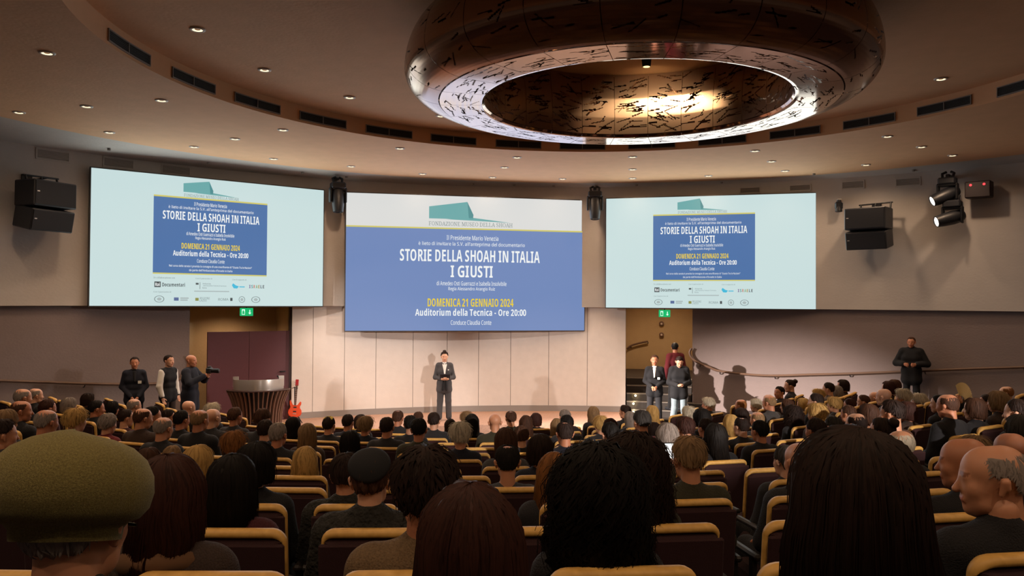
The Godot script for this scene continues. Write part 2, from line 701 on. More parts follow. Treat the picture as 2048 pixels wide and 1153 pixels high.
	arc(leaf, WC, RL + 0.10, RL + 0.16, (a0 + a1) / 2.0 + 0.0004, a1, FLOOR0, 2.18, 6)
	put("leaf", leaf.mesh(), mats["maroon leaf"], d)
	leaf = MB.new()
	arc(leaf, WC, RL + 0.07, RL + 0.19, a1, a1 + 0.006, FLOOR0, 2.8, 1)
	put("jamb", leaf.mesh(), mat("door jamb", Color("3d2b27"), 0.5), d)
	var hd := MB.new()
	var hp := polar(WC, RL + 0.06, a1 - 0.012, 1.18)
	hd.box(Transform3D(Basis(Vector3.UP, -a1), hp), Vector3(0.14, 0.03, 0.05), 0.01)
	put("handle", hd.mesh(), mats["black metal"], d)
	# recess with the stairs
	var rr := MB.new()
	arc(rr, WC, 17.2, 17.4, deg_to_rad(2), deg_to_rad(24), FLOOR0 - 0.2, 4.2, 16)
	for a in [aE - 0.0015, aR + 0.0015]:
		var o := polar(WC, 15.5, a, 1.9)
		rr.box(Transform3D(Basis(Vector3.UP, -a), o), Vector3(0.03, 4.4, 3.8))
	rr.box(Transform3D(Basis(Vector3.UP, -(aE + aR) / 2.0), polar(WC, 15.6, (aE + aR) / 2.0, 3.75)), Vector3(3.2, 0.2, 3.9))
	struct("wall_stairwell", rr, mats["recess plaster"], null, "ochre plaster stairwell behind the steps beside the stage")
	# stairs
	var stairs := thing("staircase", "dark steps with pale nosings climbing beside the stage wall", "stairs", polar(WC, 13.2, (aE + aR) / 2.0, FLOOR0))
	for k in 6:
		var y := FLOOR0 + 0.18 * (k + 1)
		var r0 := 12.75 + 0.3 * k
		var sp := MB.new()
		var aa := aE + 0.002
		var bb2: float = aR + (0.075 - 0.02 * k) if r0 < RL - 0.05 else aR - 0.003
		arc(sp, WC, r0, (RL - 0.02) if r0 < RL - 0.05 and false else r0 + 0.34, aa, bb2, y - 0.18, y, 8)
		var o := put("step", sp.mesh(), mats["step"], stairs)
		o.position = -stairs.position
		var no := MB.new()
		arc(no, WC, r0 - 0.012, r0 + 0.045, aa, bb2, y - 0.02, y + 0.006, 8)
		o = put("nosing", no.mesh(), mats["step nosing"], stairs)
		o.position = -stairs.position
	var land := MB.new()
	arc(land, WC, 12.75 + 1.8, 17.2, aE + 0.002, aR - 0.003, FLOOR0 - 0.1, FLOOR0 + 1.08, 8)
	var lo := put("landing", land.mesh(), mats["step"], stairs)
	lo.position = -stairs.position
	for q in [[1271.0, 0], [1267.0, 1], [1267.0, 2], [1271.0, 3]]:
		var k: int = q[1]
		var p := on_round(q[0], 800.0, WC, 12.75 + 0.3 * k)
		var pos := Vector3(p.x, FLOOR0 + 0.18 * (k + 1) - 0.06, p.z)
		var t := thing("step_light", "small glowing bulb set into a dark stair riser", "light", pos, -atan2(p.x - WC.x, -(p.z - WC.y)), "bulbs on the stairs")
		var b := MB.new()
		b.lathe([Vector2(0.0, -0.03), Vector2(0.022, -0.022), Vector2(0.032, 0.0), Vector2(0.022, 0.022), Vector2(0.0, 0.03)], 12)
		put("bulb", b.mesh(), glow("step bulb", Color("fff2c8"), 4.0), t, Transform3D(Basis(), Vector3(0, 0, 0.015)))
		b = MB.new()
		b.lathe([Vector2(0.034, -0.012), Vector2(0.044, 0.0), Vector2(0.034, 0.012)], 14, 0, TAU, Transform3D(Basis(Vector3.RIGHT, PI / 2), Vector3.ZERO))
		put("rim", b.mesh(), mats["steel"], t)
		var l := OmniLight3D.new()
		l.name = "step_glow"
		t.add_child(l)
		l.position = Vector3(0, 0, 0.06)
		l.light_color = Color("ffe7ae")
		l.light_energy = 0.03
		l.omni_range = 30.0
		l.omni_attenuation = 2.0
		l.shadow_enabled = true
	# ceiling: cove strip, outer ceiling, fascia, inner ceiling
	var cv := MB.new()
	var CC := Vector2(1.7, -9.6)
	var CR := 11.42
	var n := 160
	for s in n:
		var pa := TAU * s / n
		var pb := TAU * (s + 1) / n
		var prev := []
		for k in 7:
			var t := k / 6.0
			var row := []
			for a in [pa, pb]:
				var p := polar(WC, WR + 0.02, a, 6.0)
				var dir := Vector2(p.x - CC.x, p.z - CC.y).normalized()
				var q := Vector3(CC.x + dir.x * CR, YC, CC.y + dir.y * CR)
				var u := p.lerp(q, t)
				u.y = lerpf(6.0, YC, sin(t * PI / 2.0))
				row.append(u)
			if k:
				cv.poly([prev[0], prev[1], row[1], row[0]], Vector3.DOWN)
			prev = row
	struct("trim_1", cv, mats["wall plaster"], null, "pale cove strip where the upper wall meets the ceiling")
	var ce := MB.new()
	for s in n:
		var pa := TAU * s / n
		var pb := TAU * (s + 1) / n
		ce.poly([polar(CC, CR + 4.4, pa, YC), polar(CC, CR + 4.4, pb, YC), polar(RC, RR, pb, YC), polar(RC, RR, pa, YC)], Vector3.DOWN)
		ce.poly([polar(CC, CR + 4.4, pa, YC + 0.6), polar(CC, CR + 4.4, pb, YC + 0.6), polar(RC, RR + 0.12, pb, YC + 0.6), polar(RC, RR + 0.12, pa, YC + 0.6)], Vector3.UP)
	struct("ceiling", ce, mats["ceiling plaster"], null, "pinkish plaster outer ceiling dotted with recessed lamps")
	var fa := MB.new()
	arc(fa, RC, RR, RR + 0.15, 0, TAU, YC - 0.004, YI + 0.02, 128, false)
	struct("trim_2", fa, mats["ceiling plaster"], null, "curved fascia with dark vents round the ceiling opening")
	var ic := MB.new()
	ic.lathe([Vector2(RR + 0.12, YI), Vector2(3.0, YI + 0.05), Vector2(0.01, YI + 0.06)], 96, 0, TAU, Transform3D(Basis(), Vector3(RC.x, 0, RC.y)))
	ic.lathe([Vector2(RR + 0.12, YI + 0.3), Vector2(0.01, YI + 0.3)], 96, 0, TAU, Transform3D(Basis(), Vector3(RC.x, 0, RC.y)))
	struct("ceiling_001", ic, mats["ceiling plaster"], null, "warm brown raised round ceiling above the mirrored ring")
	# vents on the fascia
	for xs in [[217, 300], [345, 430], [470, 560], [600, 692], [732, 824], [862, 952], [992, 1082], [1120, 1210], [1257, 1350], [1397, 1492], [1540, 1640], [1687, 1790], [1835, 1942], [1995, 2110]]:
		var ang := []
		for x in xs:
			var yy := 300.0
			for it in 12:   # follow the far rim of the opening for this column
				var p := on_round(x, yy, RC, RR - 0.01)
				yy += (p.y - (YC + 0.12)) * FPX / -p.z
			var q := on_round(x, yy, RC, RR - 0.01)
			ang.append(atan2(q.x - RC.x, -(q.z - RC.y)))
		var am: float = (ang[0] + ang[1]) / 2.0
		var t := thing("air_vent", "dark two-part air grille set in the round ceiling fascia", "vent", polar(RC, RR - 0.02, am, YC + 0.12), -am, "air grilles round the ceiling opening")
		var fr := MB.new()
		arc(fr, RC, RR - 0.022, RR + 0.01, ang[0], ang[1], YC + 0.04, YC + 0.055, 6)
		arc(fr, RC, RR - 0.022, RR + 0.01, ang[0], ang[1], YC + 0.185, YC + 0.20, 6)
		for a in [ang[0], am, ang[1]]:
			arc(fr, RC, RR - 0.022, RR + 0.01, a - 0.001, a + 0.001, YC + 0.04, YC + 0.20, 1)
		var x := t.transform.affine_inverse()
		put("frame", fr.mesh(), mats["pale grille"], t, x)
		for h in 2:
			var g := MB.new()
			var g0: float = lerpf(ang[0], ang[1], 0.5 * h) + 0.0012
			var g1: float = lerpf(ang[0], ang[1], 0.5 * h + 0.5) - 0.0012
			arc(g, RC, RR - 0.004, RR + 0.01, g0, g1, YC + 0.05, YC + 0.19, 4)
			for k in 6:
				arc(g, RC, RR - 0.018, RR, g0, g1, YC + 0.058 + 0.022 * k, YC + 0.066 + 0.022 * k, 4)
			put("grille", g.mesh(), mats["grille"], t, x)
	# lamps in the recess ceilings
	for q in [[(aL + aS) / 2.0, 14.3, 2.79, "lectern recess"], [(aE + aR) / 2.0, 15.2, 3.64, "stairwell"]]:
		downlight(polar(WC, q[1], q[0], q[2]), q[3], RECESS * (2.4 if q[3] == "stairwell" else 1.0))
	# small cove lamps and wall sensors
	for q in [[218, 300], [417, 327], [605, 347], [693, 355], [778, 363], [863, 367], [946, 369], [1028, 371], [1107, 373], [1190, 373], [1273, 371], [1443, 366], [1628, 349], [1827, 342]]:
		var cs := thing("cove_lamp", "tiny round lamp in the pale cove strip above the screens", "light", at_y(q[0], q[1], 6.045), 0.0, "tiny lamps along the cove")
		var cm := MB.new()
		cm.lathe([Vector2(0.018, 0.0), Vector2(0.022, -0.014), Vector2(0.034, -0.012), Vector2(0.036, 0.02)], 14)
		put("trim", cm.mesh(), mats["pale grille"], cs)
		cm = MB.new()
		cm.lathe([Vector2(0.0, -0.006), Vector2(0.02, -0.004)], 12)
		put("lens", cm.mesh(), mats["black metal"], cs)
	for q in [[1323, 648, "upper"], [1323, 670, "lower"]]:
		var sp := on_round(q[0], q[1], WC, 17.15)
		var sn := thing("wall_sensor", "small round brown wall fixture below the exit sign by the stairs, %s one" % q[2], "sensor", sp, face(sp, Vector3(WC.x, 0, WC.y)) + PI)
		var sm := MB.new()
		sm.lathe([Vector2(0.075, 0.0), Vector2(0.075, 0.03), Vector2(0.05, 0.05), Vector2(0.03, 0.045)], 18, 0, TAU, Transform3D(Basis(Vector3.RIGHT, PI / 2), Vector3.ZERO))
		put("body", sm.mesh(), mats["rail"], sn)
		sm = MB.new()
		sm.lathe([Vector2(0.0, 0.05), Vector2(0.032, 0.044)], 14, 0, TAU, Transform3D(Basis(Vector3.RIGHT, PI / 2), Vector3.ZERO))
		put("eye", sm.mesh(), mats["white trim"], sn)
	# handrails
	var rail := thing("handrail", "brown tubular handrail bending up at the stairs and along the wall", "handrail", polar(WC, RL - 0.1, aR, FLOOR0 + 0.9))
	var pts := []
	for q in [[1383, 697], [1379, 706], [1385, 718], [1400, 728], [1420, 736], [1440, 743], [1500, 750], [1550, 752], [1620, 750], [1700, 748], [1780, 745], [1850, 742], [1950, 738], [2048, 735], [2150, 730]]:
		pts.append(on_round(q[0], q[1], WC, RL - 0.09))
	rail_on(rail, pts)
	rail = thing("handrail", "brown tubular handrail along the lower wall behind the standing men", "handrail", polar(WC, RL - 0.1, aL, FLOOR0 + 0.9))
	pts = []
	for q in [[-90, 757], [0, 762], [90, 765], [170, 768], [250, 769], [330, 767], [358, 760], [376, 746], [387, 730], [385, 718], [379, 711]]:
		pts.append(on_round(q[0], q[1], WC, RL - 0.09))
	rail_on(rail, pts)
	rail = thing("handrail", "short brown handrail on the ochre stairwell wall", "handrail", polar(WC, 17.1, aE, 1.0))
	pts = []
	for q in [[1254, 699], [1262, 692], [1278, 687], [1296, 683]]:
		pts.append(on_round(q[0], q[1], WC, 17.08))
	rail_on(rail, pts)

func rail_on(rail: Node3D, pts: Array) -> void:
	var loc := []
	for p in pts:
		loc.append(p - rail.position)
	var smooth := []
	for k in loc.size() - 1:
		for s in 4:
			smooth.append(loc[k].cubic_interpolate(loc[k + 1], loc[maxi(k - 1, 0)], loc[mini(k + 2, loc.size() - 1)], s / 4.0))
	smooth.append(loc[-1])
	var mb := MB.new()
	mb.tube(smooth, [0.03], 8)
	put("tube", mb.mesh(), mats["rail"], rail)
	for k in range(1, loc.size(), 2):
		var p: Vector3 = loc[k]
		var o := (p + rail.position - Vector3(WC.x, p.y + rail.position.y, WC.y)).normalized()
		var b := MB.new()
		b.tube([p + Vector3(0, -0.02, 0), p + Vector3(0, -0.07, 0) + o * 0.03, p + Vector3(0, -0.08, 0) + o * 0.1], [0.012], 6)
		put("bracket", b.mesh(), mats["black metal"], rail)

# ---------------------------------------------------------------- mirrored ring

func ring_panel(prof: Array, da: float, seed_: int, slots: int, tilt: float) -> ArrayMesh:
	# a sheet of polished metal bent to the profile, with cut-out slots; the sheet spans the angle da
	var R := RandomNumberGenerator.new()
	R.seed = seed_
	var dense := []
	var lens := [0.0]
	for k in prof.size() - 1:
		var m := maxi(1, int(ceil(prof[k].distance_to(prof[k + 1]) / 0.013)))
		for s in m:
			dense.append(prof[k].lerp(prof[k + 1], float(s) / m))
	dense.append(prof[-1])
	for k in range(1, dense.size()):
		lens.append(lens[-1] + dense[k].distance_to(dense[k - 1]))
	var total: float = lens[-1]
	var width: float = prof[prof.size() / 2].x * da
	var nu := int(ceil(width / 0.013))
	var cuts := []
	for s in slots:
		cuts.append([Vector2(R.randf_range(0.07, width - 0.07), R.randf_range(0.05, maxf(0.06, total - 0.05))), Vector2.from_angle(R.randfn(tilt, 0.3)), R.randf_range(0.05, 0.13), R.randf_range(0.006, 0.011)])
	var mb := MB.new()
	var id := []
	for k in dense.size():
		var t: Vector2 = dense[mini(k + 1, dense.size() - 1)] - dense[maxi(k - 1, 0)]
		var nn := Vector2(t.y, -t.x).normalized()
		var row := []
		for u in nu + 1:
			var a := da * u / nu + 0.0018 * (1.0 - 2.0 * u / nu)
			row.append(mb.vert(Vector3(sin(a) * dense[k].x, dense[k].y, -cos(a) * dense[k].x), Vector3(sin(a) * nn.x, nn.y, -cos(a) * nn.x)))
		id.append(row)
	for k in dense.size() - 1:
		for u in nu:
			var p := Vector2(width * (u + 0.5) / nu, (lens[k] + lens[k + 1]) * 0.5)
			var open := false
			for q in cuts:
				var d: Vector2 = p - q[0]
				if absf(d.dot(q[1])) < q[2] and absf(d.cross(q[1])) < q[3]:
					open = true
					break
			if not open:
				mb.tri(id[k][u], id[k][u + 1], id[k + 1][u]); mb.tri(id[k][u + 1], id[k + 1][u + 1], id[k + 1][u])
	return mb.mesh()

func build_ring() -> void:
	var t := thing("ceiling_ring", "huge polished metal ring with cut-out slots hanging under the round ceiling", "chandelier", Vector3(RC.x + 0.16, 5.48, RC.y))
	var m := mat("polished bronze", Color("ab8f7e"), 0.07, 1.0)
	var mi := mat("brushed bronze", Color("9c8272"), 0.3, 0.85)
	var mo := mat("dark bronze", Color("967560"), 0.2, 0.85)
	var yc := YI + 0.04 - 5.48
	var outer := []
	for k in 25:   # from the ceiling down over the belly to the bottom crease
		var a := lerpf(1.15, -1.42, k / 24.0)
		outer.append(Vector2(2.44 + 0.50 * cos(a), 0.36 + 0.355 * sin(a) if a < 0.0 else 0.36 + (yc - 0.36) * sin(a) / sin(1.15)))
	var bottom := [Vector2(2.50, 0.0), Vector2(2.48, 0.0), Vector2(2.0, 0.0), Vector2(1.965, 0.006), Vector2(1.94, 0.04)]
	var inner := [Vector2(1.935, 0.05), Vector2(1.93, 0.3), Vector2(1.95, 0.6), Vector2(2.02, yc)]
	var da := TAU / 24.0
	var sets := [["outer_panel", outer, 12, 0.25], ["bottom_panel", bottom, 14, 0.06], ["inner_panel", inner, 32, 0.25]]
	for s in sets:
		var v := [ring_panel(s[1], da, 5, s[2], s[3]), ring_panel(s[1], da, 6, s[2], -s[3]), ring_panel(s[1], da, 7, s[2], s[3])]
		for k in 24:
			put(s[0], v[k % 3], {"inner_panel": mi, "outer_panel": mo, "bottom_panel": m}[s[0]], t, Transform3D(Basis(Vector3.UP, -da * k), Vector3.ZERO))
	var core := MB.new()
	core.lathe([Vector2(2.6, yc), Vector2(2.78, 0.45), Vector2(2.6, 0.2), Vector2(2.3, 0.08), Vector2(2.08, 0.15), Vector2(2.05, 0.5), Vector2(2.1, yc)], 64)
	put("core", core.mesh(), mo, t)
	# lamps that hang inside the ring opening and light its inner face
	for a in [0.3, 2.6, 4.4]:
		var b := MB.new()
		b.lathe([Vector2(0.0, yc - 0.12), Vector2(0.06, yc - 0.12), Vector2(0.07, yc - 0.02), Vector2(0.05, yc)], 16)
		var p := Vector3(sin(a) * 1.2, 0, -cos(a) * 1.2)
		put("lamp_housing", b.mesh(), mats["black metal"], t, Transform3D(Basis(), p))
		b = MB.new()
		b.lathe([Vector2(0.0, yc - 0.126), Vector2(0.05, yc - 0.124)], 16)
		put("lamp_lens", b.mesh(), glow("ring lamp", Color("ffdf9a"), 2.0), t, Transform3D(Basis(), p))
		var l := SpotLight3D.new()
		l.name = "ring_lamp_beam"
		t.add_child(l, true)
		l.position = p + Vector3(0, yc - 0.16, 0)
		l.basis = Basis.looking_at(Vector3(sin(a) * 1.93, 0.25, -cos(a) * 1.93) - l.position, Vector3.UP)
		l.light_color = Color("ffe0ac")
		l.light_energy = 1.7
		l.spot_angle = 66.0
		l.spot_angle_attenuation = 1.0
		l.spot_range = 40.0
		l.spot_attenuation = 2.0
		l.light_size = 0.05
		l.shadow_enabled = true

# ---------------------------------------------------------------- downlights

var lamp_trim: Mesh
var lamp_glow: Mesh
var lamp_eye: Mesh

func downlight(p: Vector3, where: String, energy: float, aim := Vector3.DOWN) -> void:
	if lamp_trim == null:
		var mb := MB.new()
		mb.lathe([Vector2(0.062, 0.0), Vector2(0.066, -0.012), Vector2(0.085, -0.014), Vector2(0.10, -0.006), Vector2(0.102, 0.004)], 24)
		lamp_trim = mb.mesh()
		mb = MB.new()
		mb.lathe([Vector2(0.064, -0.010), Vector2(0.05, 0.0), Vector2(0.036, 0.001)], 24)
		lamp_glow = mb.mesh()
		mb = MB.new()
		mb.lathe([Vector2(0.037, 0.0), Vector2(0.03, -0.004), Vector2(0.0, -0.006)], 20)
		lamp_eye = mb.mesh()
	var t := thing("ceiling_downlight", "small round recessed lamp with a glowing rim in the %s ceiling" % where, "light", p, 0.0, "recessed lamps in the %s ceiling" % where)
	put("trim", lamp_trim, mats["white trim"], t)
	put("glow_rim", lamp_glow, glow("lamp rim", Color("ffe6bd"), 1.6), t)
	put("lamp_eye", lamp_eye, glow("lamp eye", Color("c08a50"), 0.35), t)
	var l := SpotLight3D.new()
	l.name = "downlight_beam"
	t.add_child(l)
	l.position = Vector3(0, -0.04, 0)
	l.basis = Basis.looking_at(aim, Vector3.RIGHT)
	l.light_color = Color("ffd8b2")
	l.light_energy = energy
	l.spot_angle = 76.0
	l.spot_angle_attenuation = 0.9
	l.spot_range = 40.0
	l.spot_attenuation = 2.0
	l.light_size = 0.06
	l.shadow_enabled = true

func build_downlights() -> void:
	for q in [[94, 106], [173, 213], [38, 225], [323, 201], [219, 265], [388, 294], [566, 260], [470, 278], [547, 318], [702, 333], [800, 297], [845, 348], [1009, 335], [1034, 315], [985, 355], [1125, 358], [1265, 314], [1265, 339], [1265, 357], [1417, 352], [1510, 302], [1543, 323], [1570, 342], [1732, 330], [1775, 273], [1843, 294], [1905, 311], [2041, 322]]:
		downlight(at_y(q[0], q[1], YC - 0.004), "outer", HOUSE)
	for q in [[395, 59], [529, 140], [699, 195], [882, 232], [1672, 207], [1882, 158]]:
		downlight(at_y(q[0], q[1], YI + 0.01), "raised", HOUSE)
	# the same lamps go on over the rows outside the picture
	for q in [[-3.4, -5.6], [6.6, -6.2], [-1.0, -4.9], [4.0, -5.0], [7.2, -9.5], [-3.8, -8.4]]:
		downlight(Vector3(q[0], YI + 0.015, q[1]), "raised", HOUSE)
	for k in 16:
		var a := deg_to_rad(100.0 + 10.6 * k)
		downlight(polar(Vector2(1.4, -9.0), 8.2 if k % 2 else 10.2, a, YC - 0.004), "outer", HOUSE)

# ---------------------------------------------------------------- screens

var fonts := {}

func lettering(parent: Node3D, text: String, at: Vector3, width: float, height: float, m: Material, serif := false, bold := true, called := "lettering") -> void:
	var key := "serif" if serif else "sans"
	if bold: key += "b"
	if not fonts.has(key):
		var f := SystemFont.new()
		f.font_names = PackedStringArray(["Droid Serif" if serif else "Droid Sans"])
		f.font_weight = 700 if bold else 400
		fonts[key] = f
	var tm := TextMesh.new()
	tm.text = text
	tm.font = fonts[key]
	tm.font_size = 32
	tm.pixel_size = 0.01
	tm.depth = 0.01
	tm.curve_step = 3.0
	tm.horizontal_alignment = HORIZONTAL_ALIGNMENT_CENTER
	tm.vertical_alignment = VERTICAL_ALIGNMENT_CENTER
	var b := tm.get_aabb()
	var x := Transform3D(Basis.from_scale(Vector3(width / b.size.x, height / b.size.y, 0.2)), Vector3.ZERO)
	x.origin = at - x.basis * (b.position + b.size * 0.5)
	put(called, tm, m, parent, x)

func plate(parent: Node3D, called: String, x0: float, x1: float, y0: float, y1: float, z: float, m: Material, poly := []) -> MeshInstance3D:
	var mb := MB.new()
	if poly.is_empty():
		mb.box(Transform3D(Basis(), Vector3((x0 + x1) / 2.0, (y0 + y1) / 2.0, z)), Vector3(absf(x1 - x0), absf(y1 - y0), 0.004))
	else:
		var f := []
		for p in poly:
			f.append(Vector3(p.x, p.y, z))
		mb.poly(f, Vector3.BACK)
		for k in f.size():
			var a: Vector3 = f[k]
			var b: Vector3 = f[(k + 1) % f.size()]
			mb.poly([a, b, b - Vector3(0, 0, 0.003), a - Vector3(0, 0, 0.003)], (b - a).cross(Vector3.FORWARD))
	return put(called, mb.mesh(), m, parent)

func slide_logo(t: Node3D, cx: float, x0: float, w: float, y0: float, h: float, z: float) -> void:
	# teal block of the foundation with its shadow line; x0 left, y0 bottom
	plate(t, "slide_logo", 0, 0, 0, 0, z, glow("screen teal", Color("6ba8a8")), [Vector2(x0, y0 + h * 0.12), Vector2(x0 + w * 0.48, y0 + h * 0.12), Vector2(x0 + w * 0.46, y0 + h), Vector2(x0, y0 + h * 0.72)])
	plate(t, "slide_logo", 0, 0, 0, 0, z, glow("screen teal dark", Color("4f8d90")), [Vector2(x0 + w * 0.48, y0 + h * 0.12), Vector2(x0 + w * 0.53, y0 + h * 0.12), Vector2(x0 + w * 0.535, y0 + h * 0.35), Vector2(x0 + w * 0.46, y0 + h)])
	plate(t, "slide_logo", 0, 0, 0, 0, z, glow("screen teal", Color("6ba8a8")), [Vector2(x0 + w * 0.2, y0 + h * 0.1), Vector2(x0 + w * 0.99, y0 + h * 0.0), Vector2(x0 + w * 0.54, y0 + h * 0.2)])

func screen_base(called: String, label: String, a: Vector3, b: Vector3, h: float, m: Material, light: Color, energy: float) -> Node3D:
	var mid := (a + b) * 0.5
	var w := Vector2(b.x - a.x, b.z - a.z).length()
	var turn := atan2(-(b.z - a.z), b.x - a.x)
	var t := thing(called, label, "screen", mid, turn)
	var mb := MB.new()
	mb.box(Transform3D(Basis(), Vector3(0, h / 2.0, -0.045)), Vector3(w + 0.05, h + 0.05, 0.07), 0.005)
	put("frame", mb.mesh(), mat("screen frame", Color("4a4643"), 0.6), t)
	mb = MB.new()
	mb.box(Transform3D(Basis(), Vector3(0, h / 2.0, -0.008)), Vector3(w, h, 0.02))
	put("screen_face", mb.mesh(), m, t)
	var l := AreaLight3D.new()
	l.name = "screen_light"
	t.add_child(l)
	l.position = Vector3(0, h / 2.0, 0.05)
	l.rotation.y = PI
	l.area_size = Vector2(w, h)
	l.area_normalize_energy = false
	l.light_color = light
	l.light_energy = energy
	l.area_range = 60.0
	l.shadow_enabled = true
	t.set_meta("w", w)
	return t

func build_screens() -> void:
	var white := glow("screen white", Color("c6dcdc"), 1.0, Color("303030"))
	var lwhite := glow("screen led white", Color("d9dad8"), 1.0, Color("202020"))
	var blue := glow("screen blue", Color("466fa5"), 1.0, Color("202020"))
	var lblue := glow("screen led blue", Color("6c86b8"), 1.0, Color("202020"))
	var text := glow("screen lettering", Color("eef1f1"))
	var gold := glow("screen gold", Color("e9cd33"))
	var grey := glow("screen grey", Color("7d8b8c"))
	var dark := glow("screen dark", Color("4a5254"))
	var line := glow("screen line", Color("cfc66a"))
	var words := ["Il Presidente Mario Venezia", "è lieto di invitare la S.V. all'anteprima del documentario", "STORIE DELLA SHOAH IN ITALIA", "I GIUSTI", "di Amedeo Osti Guerrazzi e Isabella Insolvibile", "Regia Alessandro Arangio Ruiz", "DOMENICA 21 GENNAIO 2024", "Auditorium della Tecnica - Ore 20:00", "Conduce Claudia Conte"]
	# middle screen
	var h := 3.49
	var a := at_depth(690.5, 661, 3.49 * FPX / 275.0)
	var b := at_depth(1165.0, 661, 3.49 * FPX / 258.0)
	a.y = 2.18; b.y = 2.18
	var inw := Vector3(WC.x - (a.x + b.x) / 2.0, 0, WC.y - (a.z + b.z) / 2.0).normalized() * 0.16
	var t := screen_base("projection_screen", "large middle screen with white title strip over a blue slide, above the presenter", a + inw, b + inw, h, lwhite, Color("c9cfdf"), SCREEN * 0.8)
	var w: float = t.get_meta("w")
	var U := func(u: float) -> float: return (u - 0.5) * w
	var Vv := func(v: float) -> float: return h * (1.0 - v)
	var field := plate(t, "slide_field", U.call(0.0), U.call(1.0), Vv.call(1.0), Vv.call(0.245), 0.004, lblue)
	plate(t, "slide_line", U.call(0.0), U.call(1.0), Vv.call(0.247), Vv.call(0.236), 0.006, line)
	slide_logo(t, 0.0, U.call(0.333), w * 0.345, Vv.call(0.188), h * 0.148, 0.006)
	lettering(t, "FONDAZIONE MUSEO DELLA SHOAH", Vector3(U.call(0.508), Vv.call(0.207), 0.008), w * 0.352, h * 0.03, grey, true, false)
	var rows := [[0.309, 0.515, 0.217, 0.036], [0.359, 0.514, 0.446, 0.036], [0.444, 0.509, 0.587, 0.087], [0.56, 0.512, 0.177, 0.087], [0.649, 0.513, 0.293, 0.033], [0.692, 0.513, 0.196, 0.033], [0.792, 0.51, 0.36, 0.06], [0.864, 0.512, 0.465, 0.054], [0.94, 0.511, 0.17, 0.036]]
	for k in words.size():
		var r: Array = rows[k]
		lettering(field, words[k], Vector3(U.call(r[1]), Vv.call(r[0]), 0.008), w * r[2], h * r[3], gold if k == 6 else text, false, k in [2, 3, 6, 7])
	# side screens
	var side_words := words.duplicate()
	side_words.append("Nel corso della serata è prevista la consegna di una onorificenza di \"Giusto Tra le Nazioni\"")
	side_words.append("da parte dell'Ambasciata d'Israele in Italia")
	rows = [[0.205, 0.47, 0.14, 0.03], [0.243, 0.478, 0.365, 0.03], [0.303, 0.48, 0.415, 0.064], [0.385, 0.475, 0.12, 0.064], [0.438, 0.472, 0.205, 0.027], [0.472, 0.472, 0.13, 0.027], [0.535, 0.475, 0.25, 0.044], [0.592, 0.477, 0.323, 0.044], [0.648, 0.474, 0.118, 0.03], [0.693, 0.478, 0.355, 0.022], [0.724, 0.475, 0.185, 0.022]]
	for s in [[177.0, 612.0, 276.0, 642.0, 611.0, 231.0, "white screen with a centred blue invitation slide, beside the lectern"], [1213.0, 616.0, 217.0, 1631.0, 619.0, 232.0, "white screen with a centred blue invitation slide, above the stairs"]]:
		h = 2.89
		a = at_depth(s[0], s[1], h * FPX / s[2])
		b = at_depth(s[3], s[4], h * FPX / s[5])
		a.y = 2.80; b.y = 2.80
		inw = Vector3(WC.x - (a.x + b.x) / 2.0, 0, WC.y - (a.z + b.z) / 2.0).normalized() * 0.09
		t = screen_base("projection_screen", s[6], a + inw, b + inw, h, white, Color("e9f0ea"), SCREEN)
		w = t.get_meta("w")
		var panel := plate(t, "slide_field", U_(w, 0.236), U_(w, 0.724), h * (1.0 - 0.748), h * (1.0 - 0.165), 0.004, blue)
		plate(t, "slide_line", U_(w, 0.236), U_(w, 0.724), h * (1.0 - 0.168), h * (1.0 - 0.156), 0.006, line)
		plate(t, "slide_line", U_(w, 0.236), U_(w, 0.724), h * (1.0 - 0.757), h * (1.0 - 0.747), 0.006, line)
		slide_logo(t, 0.0, U_(w, 0.355), w * 0.235, h * (1.0 - 0.13), h * 0.11, 0.006)
		lettering(t, "FONDAZIONE MUSEO DELLA SHOAH", Vector3(U_(w, 0.475), h * (1.0 - 0.141), 0.008), w * 0.235, h * 0.022, grey, true, false)
		for k in side_words.size():
			var r: Array = rows[k]
			lettering(panel, side_words[k], Vector3(U_(w, r[1]), h * (1.0 - r[0]), 0.008), w * r[2], h * r[3], gold if k == 6 else text, false, k in [2, 3, 6, 7])
		# partners' strip
		for q in [["In collaborazione con", 0.282, 0.785, 0.085, 0.014], ["Con il patrocinio di", 0.445, 0.787, 0.07, 0.014], ["Con il supporto di", 0.6, 0.79, 0.062, 0.014], ["Con il patrocinio di", 0.275, 0.895, 0.07, 0.014], ["Ambasciata", 0.457, 0.825, 0.035, 0.012], ["della Repubblica Federale di Germania", 0.492, 0.842, 0.1, 0.012], ["Roma", 0.448, 0.858, 0.018, 0.012], ["REGIONE", 0.45, 0.94, 0.042, 0.018], ["LAZIO", 0.443, 0.958, 0.03, 0.014], ["ROMA", 0.53, 0.948, 0.045, 0.02]]:
			lettering(t, q[0], Vector3(U_(w, q[1]), h * (1.0 - q[2]), 0.008), w * q[3], h * q[4], grey, false, false)
		for q in [[0.405, 0.555, 0.885, 0.004], [0.348, 0.382, 0.940, 0.005], [0.348, 0.378, 0.955, 0.005]]:
			plate(t, "slide_caption", U_(w, q[0]), U_(w, q[1]), h * (1.0 - q[2] - q[3]), h * (1.0 - q[2] + q[3]), 0.006, glow("screen pale grey", Color("a9b6b6")))
		lettering(t, "Documentari", Vector3(U_(w, 0.32), h * (1.0 - 0.837), 0.008), w * 0.092, h * 0.03, dark, false, true)
		plate(t, "slide_logo", U_(w, 0.243), U_(w, 0.268), h * (1.0 - 0.858), h * (1.0 - 0.815), 0.006, dark)
		lettering(t, "Rai", Vector3(U_(w, 0.2555), h * (1.0 - 0.836), 0.009), w * 0.018, h * 0.026, text, false, true)
